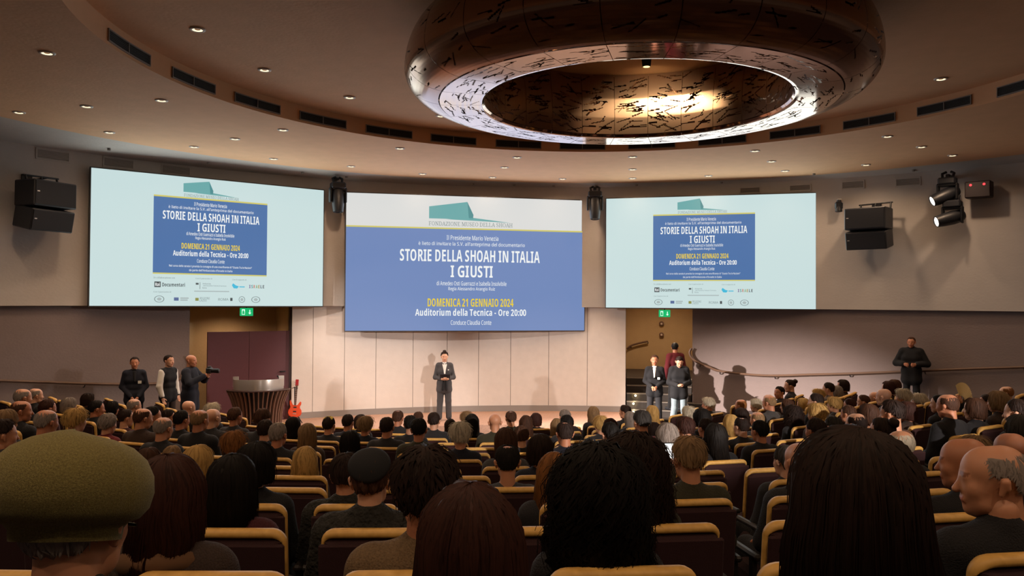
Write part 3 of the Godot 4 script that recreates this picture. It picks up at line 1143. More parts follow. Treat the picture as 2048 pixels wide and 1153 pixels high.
		plate(t, "slide_logo", U_(w, 0.428), U_(w, 0.4295), h * (1.0 - 0.868), h * (1.0 - 0.815), 0.006, dark)
		plate(t, "slide_logo", U_(w, 0.411), U_(w, 0.423), h * (1.0 - 0.834), h * (1.0 - 0.82), 0.006, dark)
		var cols := ["7d6a9a", "3d8a8a", "c06a50", "6a9a4a", "b09040", "55606a", "4a4f55"]
		for k in 7:
			lettering(t, "ISRAELE"[k], Vector3(U_(w, 0.647 + 0.0105 * k), h * (1.0 - 0.842), 0.008), w * 0.007, h * 0.026, glow("screen letter %d" % k, Color(cols[k])), false, true)
		plate(t, "slide_logo", 0, 0, 0, 0, 0.006, glow("screen cyan", Color("44b8d8")), [Vector2(U_(w, 0.567), h * 0.165), Vector2(U_(w, 0.575), h * 0.142), Vector2(U_(w, 0.59), h * 0.14), Vector2(U_(w, 0.598), h * 0.158), Vector2(U_(w, 0.585), h * 0.165), Vector2(U_(w, 0.572), h * 0.182)])
		plate(t, "slide_logo", U_(w, 0.600), U_(w, 0.624), h * (1.0 - 0.850), h * (1.0 - 0.842), 0.006, glow("screen cyan", Color("44b8d8")))
		for q in [[0.263, 0.02], [0.612, 0.014], [0.675, 0.02]]:
			var rg := MB.new()
			rg.lathe([Vector2(0.85, -0.002), Vector2(0.86, 0.004), Vector2(1.0, 0.004), Vector2(1.0, -0.002)], 20, 0, TAU, Transform3D(Basis(Vector3.RIGHT, PI / 2).scaled_local(Vector3(w * q[1], 1.0, h * 0.026)), Vector3(U_(w, q[0]), h * (1.0 - 0.948), 0.006)))
			put("slide_logo", rg.mesh(), grey, t)
			rg = MB.new()
			rg.lathe([Vector2(0.0, 0.004), Vector2(0.45, 0.004), Vector2(0.45, -0.002)], 14, 0, TAU, Transform3D(Basis(Vector3.RIGHT, PI / 2).scaled_local(Vector3(w * q[1], 1.0, h * 0.026)), Vector3(U_(w, q[0]), h * (1.0 - 0.948), 0.006)))
			put("slide_logo", rg.mesh(), glow("screen pale grey", Color("a9b6b6")), t)
		plate(t, "slide_logo", U_(w, 0.322), U_(w, 0.341), h * (1.0 - 0.96), h * (1.0 - 0.935), 0.006, glow("screen navy", Color("5a6c96")))
		plate(t, "slide_logo", U_(w, 0.41), U_(w, 0.424), h * (1.0 - 0.96), h * (1.0 - 0.937), 0.006, glow("screen olive", Color("8d9050")))
		plate(t, "slide_logo", U_(w, 0.56), U_(w, 0.57), h * (1.0 - 0.96), h * (1.0 - 0.935), 0.006, dark)
	# exit signs under the side screens
	for q in [[493.0, 624.5, "green exit sign with arrow under the screen beside the lectern"], [1329.0, 627.5, "green exit sign with arrow above the stairs"]]:
		var p := on_round(q[0], q[1], WC, WR - 0.05)
		var e := thing("exit_sign", q[2], "sign", Vector3(p.x, p.y - 0.1, p.z), face(p, Vector3(0, 0, 0)) + PI)
		var mb := MB.new()
		mb.box(Transform3D(Basis(), Vector3(0, 0.1, -0.02)), Vector3(0.30, 0.19, 0.05), 0.006)
		put("sign_box", mb.mesh(), glow("exit green", Color("17b56a"), 1.0), e)
		mb = MB.new()
		mb.box(Transform3D(Basis(), Vector3(0, 0.215, -0.02)), Vector3(0.03, 0.05, 0.03))
		put("bracket", mb.mesh(), mats["black metal"], e)
		var ew := glow("exit white", Color("d8ffe8"), 1.1)
		plate(e, "door_symbol", -0.105, -0.035, 0.035, 0.165, 0.006, ew)
		plate(e, "running_figure", 0, 0, 0, 0, 0.009, glow("exit green", Color("17b56a"), 1.0), [Vector2(-0.095, 0.05), Vector2(-0.08, 0.05), Vector2(-0.062, 0.09), Vector2(-0.05, 0.05), Vector2(-0.042, 0.055), Vector2(-0.052, 0.12), Vector2(-0.075, 0.15), Vector2(-0.09, 0.12)])
		plate(e, "arrow", 0.065, 0.085, 0.08, 0.15, 0.006, ew)
		plate(e, "arrow", 0, 0, 0, 0, 0.006, ew, [Vector2(0.04, 0.085), Vector2(0.11, 0.085), Vector2(0.075, 0.04)])
		var l := OmniLight3D.new()
		l.name = "sign_glow"
		e.add_child(l)
		l.position = Vector3(0, 0.1, 0.08)
		l.light_color = Color("3ae08e")
		l.light_energy = 0.01
		l.light_size = 0.1
		l.omni_range = 30.0
		l.omni_attenuation = 2.0
		l.shadow_enabled = true

func U_(w: float, u: float) -> float:
	return (u - 0.5) * w

# ---------------------------------------------------------------- wall equipment

func wall_thing(called: String, label: String, cat: String, px: float, py: float, off := 0.0, group := "") -> Node3D:
	var p := on_round(px, py, WC, WR - off)
	return thing(called, label, cat, p, face(p, Vector3(WC.x, 0, WC.y)) + PI, group)   # +z of the thing looks into the room

func bx(mb: MB, c: Vector3, s: Vector3, b := 0.006, turn := Vector3.ZERO) -> void:
	mb.box(Transform3D(Basis.from_euler(turn), c), s, b)

func speaker_array(px: float, py: float, label: String, yaw: float) -> void:
	var t := wall_thing("wall_speaker", label, "loudspeaker", px, py, 0.02)
	var hub := Basis(Vector3.UP, yaw)
	var k := 0
	for q in [[0.27, 0.0, Vector3(0.92, 0.5, 0.55)], [-0.2, 0.2, Vector3(0.92, 0.42, 0.5)]]:
		var cab := MB.new()
		var x := Transform3D(hub * Basis(Vector3.RIGHT, q[1]), hub * Vector3(0, q[0], 0.55 - 0.04 * k))
		cab.box(x, q[2], 0.02)
		var box_ := put("cabinet", cab.mesh(), mats["dark plastic"], t)
		cab = MB.new()
		cab.box(x * Transform3D(Basis(), Vector3(0, 0, q[2].z / 2 + 0.006)), Vector3(q[2].x - 0.05, q[2].y - 0.05, 0.012), 0.004)
		put("grille", cab.mesh(), mat("speaker cloth", Color("15161c"), 0.9), box_)
		cab = MB.new()
		cab.box(x * Transform3D(Basis(), Vector3(-0.38, 0.02, q[2].z / 2 + 0.013)), Vector3(0.05, 0.02, 0.004))
		put("badge", cab.mesh(), mats["steel"], box_)
		k += 1
	var br := MB.new()
	br.tube([hub * Vector3(-0.3, 0.64, 0.3), hub * Vector3(0.46, 0.66, 0.3)], [0.018], 8)
	for s in [-0.25, 0.08, 0.42]:
		br.tube([hub * Vector3(s, 0.65, 0.3), hub * Vector3(s, 0.5, 0.35)], [0.022], 8)
	br.tube([hub * Vector3(0.2, 0.65, 0.3), Vector3(0.1, 0.6, 0.0)], [0.02], 8)
	br.tube([hub * Vector3(0.0, 0.1, 0.3), Vector3(0.0, 0.1, 0.0)], [0.03], 8)
	bx(br, Vector3(0, 0.3, 0.01), Vector3(0.2, 0.8, 0.03))
	put("bracket", br.mesh(), mats["black metal"], t)

func moving_head(t: Node3D, hang: Vector3, aim: Vector3, lit: bool) -> Vector3:
	# clamp and base, yoke, head with lens; returns the lens centre in the thing's space
	var b := MB.new()
	bx(b, hang + Vector3(0, -0.12, 0), Vector3(0.36, 0.16, 0.26), 0.03)
	b.tube([hang + Vector3(-0.1, -0.05, 0), hang + Vector3(-0.12, 0.06, -0.06), hang + Vector3(-0.04, 0.1, -0.1)], [0.03], 8)
	b.tube([hang + Vector3(0.1, -0.05, 0), hang + Vector3(0.12, 0.06, -0.06), hang + Vector3(0.05, 0.1, -0.1)], [0.03], 8)
	put("base", b.mesh(), mats["dark plastic"], t)
	var f := Basis.looking_at(aim, Vector3.UP if absf(aim.normalized().y) < 0.95 else Vector3.BACK)
	var piv := hang + Vector3(0, -0.42, 0)
	var y := MB.new()
	for s in [-1.0, 1.0]:
		bx(y, hang + Vector3(s * 0.19, -0.36, 0), Vector3(0.05, 0.38, 0.16), 0.02)
	bx(y, hang + Vector3(0, -0.215, 0), Vector3(0.40, 0.05, 0.18), 0.02)
	put("yoke", y.mesh(), mats["black metal"], t)
	var hd := MB.new()
	var x := Transform3D(f * Basis(Vector3.RIGHT, -PI / 2), piv)
	hd.lathe([Vector2(0.0, -0.26), Vector2(0.09, -0.25), Vector2(0.14, -0.18), Vector2(0.155, 0.0), Vector2(0.145, 0.2), Vector2(0.125, 0.36), Vector2(0.11, 0.37), Vector2(0.105, 0.34)], 20, 0, TAU, x)
	put("head", hd.mesh(), mats["dark plastic"], t)
	var ln := MB.new()
	ln.lathe([Vector2(0.107, 0.345), Vector2(0.06, 0.365), Vector2(0.0, 0.372)], 18, 0, TAU, x)
	put("lens", ln.mesh(), glow("spot lens lit", Color("fff4e4"), 6.0) if lit else mat("spot lens", Color("20242c"), 0.1), t)
	return x * Vector3(0, 0.42, 0)

func stage_spot(t: Node3D, at: Vector3, aim_world: Vector3, energy: float, angle: float, col: Color, blend := 0.25) -> void:
	var l := SpotLight3D.new()
	l.name = "spot_beam"
	t.add_child(l, true)
	var g := t.transform * at
	l.global_transform = Transform3D(Basis.looking_at(aim_world - g, Vector3.UP), g)
	l.light_color = col
	l.light_energy = energy
	l.spot_angle = angle
	l.spot_angle_attenuation = blend
	l.spot_range = 60.0
	l.spot_attenuation = 2.0
	l.light_size = 0.09
	l.shadow_enabled = true

func build_equipment() -> void:
	speaker_array(52.0, 420.0, "black two-cabinet loudspeaker on the wall beside the screen near the lectern", 0.25)
	speaker_array(1753.0, 465.0, "black two-cabinet loudspeaker with lit edge on the wall beyond the stairs", -0.15)
	for q in [[676.0, 362.0, "black moving-head spotlight hanging between the lectern-side screen and the middle screen"], [1190.0, 380.0, "black moving-head spotlight hanging between the middle screen and the stair-side screen"]]:
		var t := wall_thing("moving_spotlight", q[2], "spotlight", q[0], q[1], 0.34)
		moving_head(t, Vector3(0, 0, 0), Vector3(0, -1, 0.12), false)
		var a := MB.new()
		bx(a, Vector3(0, 0.06, -0.2), Vector3(0.08, 0.06, 0.32), 0.01)
		put("arm", a.mesh(), mats["black metal"], t)
	# lit pair high on the wall beyond the stairs, and its twin across the hall outside the picture
	var stage_mid := Vector3(-1.2, 1.2, -20.6)
	var warm := Color("fff0e6")
	for q in [[1895.0, 352.0, "lit black spotlight under the ceiling, upper one of the pair beyond the loudspeaker", Vector3(-1.0, 1.0, -18.5)], [1905.0, 398.0, "lit black spotlight, lower one of the pair beyond the loudspeaker", Vector3(-5.6, 1.2, -18.6)]]:
		var t := wall_thing("stage_spotlight", q[2], "spotlight", q[0], q[1], 0.45)
		var aim: Vector3 = q[3] - t.position
		var lens := moving_head(t, Vector3.ZERO, t.basis.inverse() * aim, true)
		var a := MB.new()
		bx(a, Vector3(0, 0.0, -0.22), Vector3(0.08, 0.08, 0.45), 0.01)
		put("arm", a.mesh(), mats["black metal"], t)
		stage_spot(t, lens, q[3], SIDE_R, 13.0, warm, 0.5)
	for q in [[-64.0, 4.9, "lit black spotlight on the wall opposite the lit pair, upper one", Vector3(-0.6, 1.2, -20.9), SIDE_L, 15.0], [-66.0, 4.5, "lit black spotlight on the wall opposite the lit pair, lower one", Vector3(6.2, -0.7, -19.6), SIDE_WALL, 10.5]]:
		var p := polar(WC, WR - 0.45, deg_to_rad(q[0]), q[1])
		var t := thing("stage_spotlight", q[2], "spotlight", p, face(p, Vector3(WC.x, 0, WC.y)) + PI)
		var lens := moving_head(t, Vector3.ZERO, t.basis.inverse() * (q[3] - p), true)
		var a := MB.new()
		bx(a, Vector3(0, 0.0, -0.22), Vector3(0.08, 0.08, 0.45), 0.01)
		put("arm", a.mesh(), mats["black metal"], t)
		stage_spot(t, lens, q[3], q[4], q[5], warm, 0.45 if q[5] > 13.0 else 1.0)
	# front-of-house spots on the rear wall
	for q in [[6.2, 5.2, 3.6, Vector3(-3.6, 0.1, -20.3), 7.2], [7.4, 5.2, 2.8, Vector3(1.0, 0.1, -21.0), 7.2]]:
		var p := Vector3(q[0], q[1], q[2])
		var t := thing("stage_spotlight", "lit black spotlight on the rear wall aimed at the stage", "spotlight", p, face(p, Vector3(WC.x, 0, WC.y)) + PI, "spotlights on the rear wall")
		var lens := moving_head(t, Vector3.ZERO, t.basis.inverse() * (q[3] - p), true)
		var a := MB.new()
		bx(a, Vector3(0, 0.0, -0.3), Vector3(0.08, 0.08, 0.6), 0.01)
		put("arm", a.mesh(), mats["black metal"], t)
		stage_spot(t, lens, q[3], FRONT, q[4], warm, 0.6)
	# red-dotted box beside the pair
	var t := wall_thing("effect_light", "black box with two red dots beside the lit spotlights", "light", 1963.0, 382.0, 0.12)
	var mb := MB.new()
	bx(mb, Vector3(0, 0, 0.2), Vector3(0.5, 0.36, 0.3), 0.02)
	bx(mb, Vector3(0, 0.1, 0.02), Vector3(0.1, 0.1, 0.1), 0.01)
	put("housing", mb.mesh(), mat("dark red plastic", Color("1c0a0c"), 0.5), t)
	for s in [-0.13, 0.13]:
		var d := MB.new()
		d.lathe([Vector2(0.0, 0.02), Vector2(0.02, 0.014), Vector2(0.026, 0.0)], 12, 0, TAU, Transform3D(Basis(Vector3.RIGHT, PI / 2), Vector3(s, 0.1, 0.35)))
		put("red_light", d.mesh(), glow("red dot", Color("ff3a40"), 2.5), t)
	# small speaker and dome camera
	t = wall_thing("small_speaker", "small black speaker on a white mount between the screen and the loudspeaker", "loudspeaker", 1680.0, 412.0, 0.02)
	mb = MB.new()
	mb.tube([Vector3(0, 0.12, 0.16), Vector3(0, -0.16, 0.2)], [0.05, 0.085, 0.06], 14)
	bx(mb, Vector3(0, -0.02, 0.18), Vector3(0.18, 0.2, 0.14), 0.04)
	put("body", mb.mesh(), mats["dark plastic"], t)
	mb = MB.new()
	bx(mb, Vector3(0, 0.12, 0.05), Vector3(0.12, 0.1, 0.1), 0.02)
	put("mount", mb.mesh(), mats["white trim"], t)
	t = thing("dome_camera", "black dome camera hanging where the wall meets the ceiling", "camera", at_y(2030.0, 330.0, 6.02))
	mb = MB.new()
	mb.lathe([Vector2(0.16, 0.06), Vector2(0.16, 0.0), Vector2(0.14, -0.08), Vector2(0.09, -0.14), Vector2(0.0, -0.165)], 20)
	put("dome", mb.mesh(), mat("dome plastic", Color("111317"), 0.15), t)
	mb = MB.new()
	mb.lathe([Vector2(0.0, 0.09), Vector2(0.17, 0.09), Vector2(0.175, 0.05), Vector2(0.16, 0.05)], 20)
	put("collar", mb.mesh(), mats["black metal"], t)
	# wall grilles
	for q in [[106.0, 311.0, 0.62, 0.2, "pale louvred grille high on the wall above the lectern-side loudspeaker"], [1706.0, 370.0, 0.5, 0.18, "grey louvred grille high on the wall above the small speaker"], [1816.0, 364.0, 0.52, 0.18, "grey louvred grille high on the wall between the loudspeaker and the lit pair"], [237.0, 327.0, 0.62, 0.2, "faint flush grille above the lectern-side screen, by its outer corner"], [352.0, 341.0, 0.62, 0.2, "faint flush grille above the lectern-side screen, by its middle"], [1500.0, 381.0, 0.5, 0.15, "faint flush grille above the stair-side screen, by its middle"], [1600.0, 376.0, 0.5, 0.15, "faint flush grille above the stair-side screen, by its outer corner"]]:
		var g := wall_thing("wall_grille", q[4], "vent", q[0], q[1], 0.0)
		var fr := MB.new()
		for s in [-1.0, 1.0]:
			bx(fr, Vector3(s * q[2] / 2, 0, 0.008), Vector3(0.03, q[3] + 0.03, 0.02), 0.003)
			bx(fr, Vector3(0, s * q[3] / 2, 0.008), Vector3(q[2] + 0.03, 0.03, 0.02), 0.003)
		put("frame", fr.mesh(), mats["wall plaster"], g)
		var n := 7
		for k in n:
			var sl := MB.new()
			bx(sl, Vector3(0, lerpf(-q[3], q[3], (k + 0.5) / n) * 0.5, 0.006), Vector3(q[2] - 0.03, 0.016, 0.012), 0.0, Vector3(0.5, 0, 0))
			put("slat", sl.mesh(), mats["pale grille"], g)

# ---------------------------------------------------------------- on the stage

func build_lectern() -> void:
	var p := at_depth(517.0, 800.0, 18.25)
	p.y = 0.0
	var t := thing("lectern", "curved slatted lectern with brushed steel front panel at the edge of the stage", "lectern", p, face(p, Vector3(0, 0, 0)) + PI)
	# slats flare outwards towards the top
	var dark := mat("slat wood", Color("6a4c3d"), 0.4)
	var n := 19
	for k in n:
		var a := lerpf(-1.45, 1.45, k / (n - 1.0))
		var pts := []
		for s in 9:
			var u := s / 8.0
			var r := lerpf(0.50, 0.68, pow(u, 2.6))
			pts.append([Vector3(sin(a) * r, 0.02 + 0.84 * u, cos(a) * r * 0.62), Vector3(cos(a), 0, -sin(a) * 0.62).normalized(), Vector3(sin(a), 0, cos(a)).normalized()])
		var mb := MB.new()
		for s in 8:
			var A: Array = pts[s]
			var B: Array = pts[s + 1]
			for w in [[-1, 1, 1, 1], [-1, -1, 1, -1]]:
				mb.poly([A[0] + A[1] * 0.014 * w[0] + A[2] * 0.03 * w[1], A[0] + A[1] * 0.014 * w[2] + A[2] * 0.03 * w[3], B[0] + B[1] * 0.014 * w[2] + B[2] * 0.03 * w[3], B[0] + B[1] * 0.014 * w[0] + B[2] * 0.03 * w[1]], A[2] * w[1])
			for w in [-1.0, 1.0]:
				mb.poly([A[0] + A[1] * 0.014 * w + A[2] * 0.03, A[0] + A[1] * 0.014 * w - A[2] * 0.03, B[0] + B[1] * 0.014 * w - B[2] * 0.03, B[0] + B[1] * 0.014 * w + B[2] * 0.03], A[1] * w)
		put("slat", mb.mesh(), dark, t)
	var core := MB.new()
	core.lathe([Vector2(0.42, 0.02), Vector2(0.44, 0.5), Vector2(0.5, 0.84)], 24, PI * 0.55, PI * 1.45, Transform3D(Basis.from_scale(Vector3(1, 1, 0.62)), Vector3.ZERO))
	put("inner_shell", core.mesh(), mat("lectern shell", Color("2c211c"), 0.6), t)
	var top := MB.new()
	var tp := [Vector2(0.0, 0.86), Vector2(0.70, 0.86), Vector2(0.71, 0.875), Vector2(0.70, 0.89), Vector2(0.0, 0.89)]
	top.lathe(tp, 40, PI * 0.5, PI * 1.5, Transform3D(Basis.from_scale(Vector3(1, 1, 0.64)), Vector3.ZERO))
	put("worktop", top.mesh(), mat("worktop", Color("4a3630"), 0.35), t)
	var band := MB.new()
	var x := Transform3D(Basis.from_scale(Vector3(1, 1, 0.62)), Vector3.ZERO)
	band.lathe([Vector2(0.555, 0.89), Vector2(0.56, 1.12), Vector2(0.53, 1.125), Vector2(0.525, 0.89)], 48, PI * 0.5, PI * 1.5, x)
	for s in [-1.0, 1.0]:
		bx(band, Vector3(s * 0.5, 1.06, -0.02), Vector3(0.13, 0.24, 0.02), 0.004)
	put("steel_front", band.mesh(), mats["steel"], t)
	var base := MB.new()
	base.lathe([Vector2(0.0, 0.0), Vector2(0.55, 0.0), Vector2(0.55, 0.03), Vector2(0.0, 0.03)], 32, PI * 0.5, PI * 1.5, x)
	put("plinth", base.mesh(), dark, t)
	var mic := MB.new()
	mic.tube([Vector3(0.45, 0.89, 0.0), Vector3(0.46, 1.05, 0.02), Vector3(0.43, 1.16, 0.08)], [0.008], 6)
	mic.tube([Vector3(0.43, 1.16, 0.08), Vector3(0.41, 1.19, 0.12)], [0.016], 8)
	put("microphone", mic.mesh(), mats["black metal"], t)

func build_guitar() -> void:
	var p := at_depth(589.0, 800.0, 18.95)
	p.y = 0.0
	var t := thing("electric_guitar", "orange sunburst electric guitar leaning on its stand beside the stage wall", "guitar", p + Vector3(0, 0.13, 0), 0.12)
	var x := Transform3D(Basis(Vector3.RIGHT, -0.2) * Basis(Vector3.BACK, -0.04), Vector3.ZERO)
	var half := [Vector2(0.0, 0.0), Vector2(0.07, 0.005), Vector2(0.13, 0.04), Vector2(0.162, 0.10), Vector2(0.155, 0.17), Vector2(0.118, 0.225), Vector2(0.112, 0.26), Vector2(0.135, 0.31), Vector2(0.14, 0.36), Vector2(0.115, 0.385), Vector2(0.085, 0.35), Vector2(0.06, 0.305), Vector2(0.03, 0.29)]
	var ring := []
	for q in half:
		ring.append(q)
	for k in range(half.size() - 1, 0, -1):
		ring.append(Vector2(-half[k].x, half[k].y + (0.03 if k in [8, 9] else 0.0)))
	var mb := MB.new()
	var c2 := Vector2(0, 0.16)
	for k in ring.size():
		var a: Vector2 = ring[k]
		var b: Vector2 = ring[(k + 1) % ring.size()]
		for z in [0.02, -0.02]:
			var ai := a.lerp(c2, 0.08); var bi := b.lerp(c2, 0.08)
			mb.col = Color(1, 1, 1)
			mb.poly([Vector3(ai.x, ai.y, z), Vector3(bi.x, bi.y, z), Vector3(c2.x, c2.y, z)], Vector3(0, 0, z))
			mb.col = Color(0.75, 0.4, 0.35)
			mb.poly([Vector3(ai.x, ai.y, z), Vector3(bi.x, bi.y, z), Vector3(b.x, b.y, z * 0.6), Vector3(a.x, a.y, z * 0.6)], Vector3((a - c2).x, (a - c2).y, z * 8))
		mb.poly([Vector3(a.x, a.y, 0.012), Vector3(b.x, b.y, 0.012), Vector3(b.x, b.y, -0.012), Vector3(a.x, a.y, -0.012)], Vector3((a - c2).x, (a - c2).y, 0))
	var bm := mat("guitar lacquer", Color("e8501c"), 0.15)
	bm.vertex_color_use_as_albedo = true
	bm.clearcoat_enabled = true
	bm.clearcoat = 0.8
	put("body", mb.mesh(), bm, t, x)
	mb = MB.new()
	bx(mb, Vector3(0, 0.53, 0.022), Vector3(0.05, 0.48, 0.022), 0.006)
	put("neck", mb.mesh(), mat("fretboard", Color("5c4034"), 0.5), t, x)
	for k in 9:
		mb = MB.new()
		bx(mb, Vector3(0, 0.32 + 0.045 * k, 0.034), Vector3(0.05, 0.004, 0.003), 0.0)
		put("fret", mb.mesh(), mats["steel"], t, x)
	mb = MB.new()
	bx(mb, Vector3(0.0, 0.83, 0.015), Vector3(0.075, 0.16, 0.018), 0.008)
	put("headstock", mb.mesh(), mat("headstock", Color("a3262a"), 0.3), t, x)
	for s in [-1.0, 1.0]:
		for k in 3:
			mb = MB.new()
			bx(mb, Vector3(s * 0.048, 0.785 + 0.045 * k, 0.015), Vector3(0.025, 0.014, 0.012), 0.004)
			put("tuning_peg", mb.mesh(), mats["steel"], t, x)
	for k in 2:
		mb = MB.new()
		bx(mb, Vector3(0, 0.14 + 0.1 * k, 0.024), Vector3(0.075, 0.03, 0.012), 0.003)
		put("pickup", mb.mesh(), mats["dark plastic"], t, x)
	mb = MB.new()
	bx(mb, Vector3(0, 0.085, 0.025), Vector3(0.08, 0.018, 0.016), 0.003)
	put("bridge", mb.mesh(), mats["steel"], t, x)
	var s := thing("guitar_stand", "thin black stand holding the orange electric guitar", "stand", p, 0.12)
	mb = MB.new()
	mb.tube([Vector3(-0.02, 0.85, -0.14), Vector3(-0.02, 0.35, -0.16), Vector3(-0.02, 0.2, -0.17)], [0.012], 8)
	put("post", mb.mesh(), mats["black metal"], s)
	for q in [Vector3(-0.2, 0.0, 0.1), Vector3(0.2, 0.0, 0.1), Vector3(-0.02, 0.0, -0.42)]:
		mb = MB.new()
		mb.tube([Vector3(-0.02, 0.25, -0.17), q + Vector3(0, 0.012, 0)], [0.011], 8)
		put("leg", mb.mesh(), mats["black metal"], s)
	mb = MB.new()
	mb.tube([Vector3(-0.02, 0.2, -0.16), Vector3(-0.12, 0.11, -0.03), Vector3(-0.12, 0.11, 0.06)], [0.01], 6)
	mb.tube([Vector3(-0.02, 0.2, -0.16), Vector3(0.12, 0.11, -0.03), Vector3(0.12, 0.11, 0.06)], [0.01], 6)
	put("cradle", mb.mesh(), mats["black metal"], s)
	mb = MB.new()
	mb.tube([Vector3(-0.07, 0.82, -0.09), Vector3(-0.02, 0.83, -0.14), Vector3(0.06, 0.82, -0.08)], [0.009], 6)
	put("neck_fork", mb.mesh(), mats["black metal"], s)

# ---------------------------------------------------------------- seats

var seat_meshes := {}

func seat_parts() -> void:
	var W := 0.463
	var rec := func(p: Vector3) -> Vector3: return Vector3(p.x, p.y, p.z + (p.y - 0.95) * 0.10)
	var path := []
	var x := W / 2.0 - 0.018
	var cr := 0.045
	path.append([Vector2(-x, 0.32), Vector2(-1, 0)])
	path.append([Vector2(-x, 0.6), Vector2(-1, 0)])
	for k in 6:
		var a := PI - k / 5.0 * PI / 2
		path.append([Vector2(-x + cr, 0.932 - cr) + Vector2(cos(a), sin(a)) * cr, Vector2(cos(a), sin(a))])
	for k in 6:
		var a := PI / 2 - k / 5.0 * PI / 2
		path.append([Vector2(x - cr, 0.932 - cr) + Vector2(cos(a), sin(a)) * cr, Vector2(cos(a), sin(a))])
	path.append([Vector2(x, 0.6), Vector2(1, 0)])
	path.append([Vector2(x, 0.32), Vector2(1, 0)])
	var mb := MB.new()
	var rows := []
	for q in path:
		var row := []
		for s in 13:
			var a := TAU * s / 12.0
			var nn := Vector3(q[1].x * cos(a), q[1].y * cos(a), sin(a))
			var p := Vector3(q[0].x + q[1].x * cos(a) * 0.012, q[0].y + q[1].y * cos(a) * 0.019, lerpf(0.165, 0.185, absf(q[1].y)) + sin(a) * lerpf(0.02, 0.038, absf(q[1].y)))
			row.append(mb.vert(rec.call(p), nn))
		rows.append(row)
	for k in rows.size() - 1:
		for s in 12:
			mb.tri(rows[k][s], rows[k + 1][s], rows[k][s + 1]); mb.tri(rows[k][s + 1], rows[k + 1][s], rows[k + 1][s + 1])
	seat_meshes["edge_trim"] = mb.mesh()
	mb = MB.new()
	var xs := Transform3D(Basis(Vector3.RIGHT, 0.1), Vector3(0, 0.62, 0.157))
	mb.box(xs, Vector3(W - 0.05, 0.60, 0.062), 0.02)
	seat_meshes["back_pad"] = mb.mesh()
	mb = MB.new()
	mb.box(Transform3D(Basis(Vector3.RIGHT, 0.1), Vector3(0, 0.605, 0.184)), Vector3(W - 0.008, 0.585, 0.02), 0.008)
	seat_meshes["back_shell"] = mb.mesh()
	mb = MB.new()
	mb.box(Transform3D(Basis(Vector3.RIGHT, 0.06), Vector3(0, 0.41, -0.06)), Vector3(W - 0.02, 0.11, 0.46), 0.03)
	seat_meshes["cushion"] = mb.mesh()
	mb = MB.new()
	for s in [-1.0, 1.0]:
		mb.box(Transform3D(Basis(), Vector3(s * 0.2, 0.18, -0.02)), Vector3(0.04, 0.37, 0.07), 0.008)
		mb.box(Transform3D(Basis(), Vector3(s * 0.2, 0.012, -0.02)), Vector3(0.07, 0.024, 0.24), 0.006)
	seat_meshes["pedestal"] = mb.mesh()
	mb = MB.new()
	mb.box(Transform3D(Basis(), Vector3(0, 0.6, -0.02)), Vector3(0.045, 0.035, 0.34), 0.012)
	mb.box(Transform3D(Basis(), Vector3(0, 0.45, 0.08)), Vector3(0.03, 0.3, 0.05), 0.006)
	seat_meshes["armrest"] = mb.mesh()
	var m := textured("seat cloth", Color("3a181b"), 0.85, 0.15, noise_tex(0.25, 21, false, 128, Color(0.75, 0.75, 0.75), Color.WHITE), noise_tex(0.4, 22, true, 128), 0.4, false)
	m.rim_enabled = true
	m.rim = 0.08
	textured("seat edge", Color("e6b762"), 0.5, 0.3, noise_tex(0.04, 24, false, 128, Color(0.85, 0.82, 0.78), Color.WHITE), null, 0.5, false)
	mat("seat frame", Color("2b2624"), 0.5, 0.3)

const ORD := ["first", "second", "third", "fourth", "fifth", "sixth", "seventh", "eighth", "ninth", "tenth", "eleventh", "twelfth", "thirteenth", "fourteenth"]

func make_seat(i: int, ang: float, who: String) -> void:
	var r := row_radius(i) - 0.19
	var p := Vector3(FOC.x + sin(ang) * r, 0, FOC.y + cos(ang) * r)
	p.y = row_floor(i, p.x, p.z)
	var row: String = ORD[12 - i]
	var label := "empty maroon auditorium seat with tan rounded edge, %s row from the stage" % row
	if who: label = "tan-edged maroon seat under person with %s, %s row" % [who, row]
	var t := thing("auditorium_seat", label, "seat", p, ang, "%s seats in the %s row" % ["occupied" if who else "empty", row])
	var back := put("backrest", seat_meshes["back_pad"], mats["seat cloth"], t)
	put("edge_trim", seat_meshes["edge_trim"], mats["seat edge"], back)
	put("back_shell", seat_meshes["back_shell"], mats["seat cloth"], back)
	put("cushion", seat_meshes["cushion"], mats["seat cloth"], t)
	put("pedestal", seat_meshes["pedestal"], mats["seat frame"], t)
	for s in [-1.0, 1.0]:
		put("armrest", seat_meshes["armrest"], mats["seat frame"], t, Transform3D(Basis(), Vector3(s * 0.272, 0, 0)))

# ---------------------------------------------------------------- people

var head_arr: Array
var hand_arr: Array
var hand_grip: Array

func tint(A: Array, f: Callable) -> Array:
	var c := PackedColorArray()
	for p in A[0]:
		c.append(f.call(p))
	A.append(c)
	return A

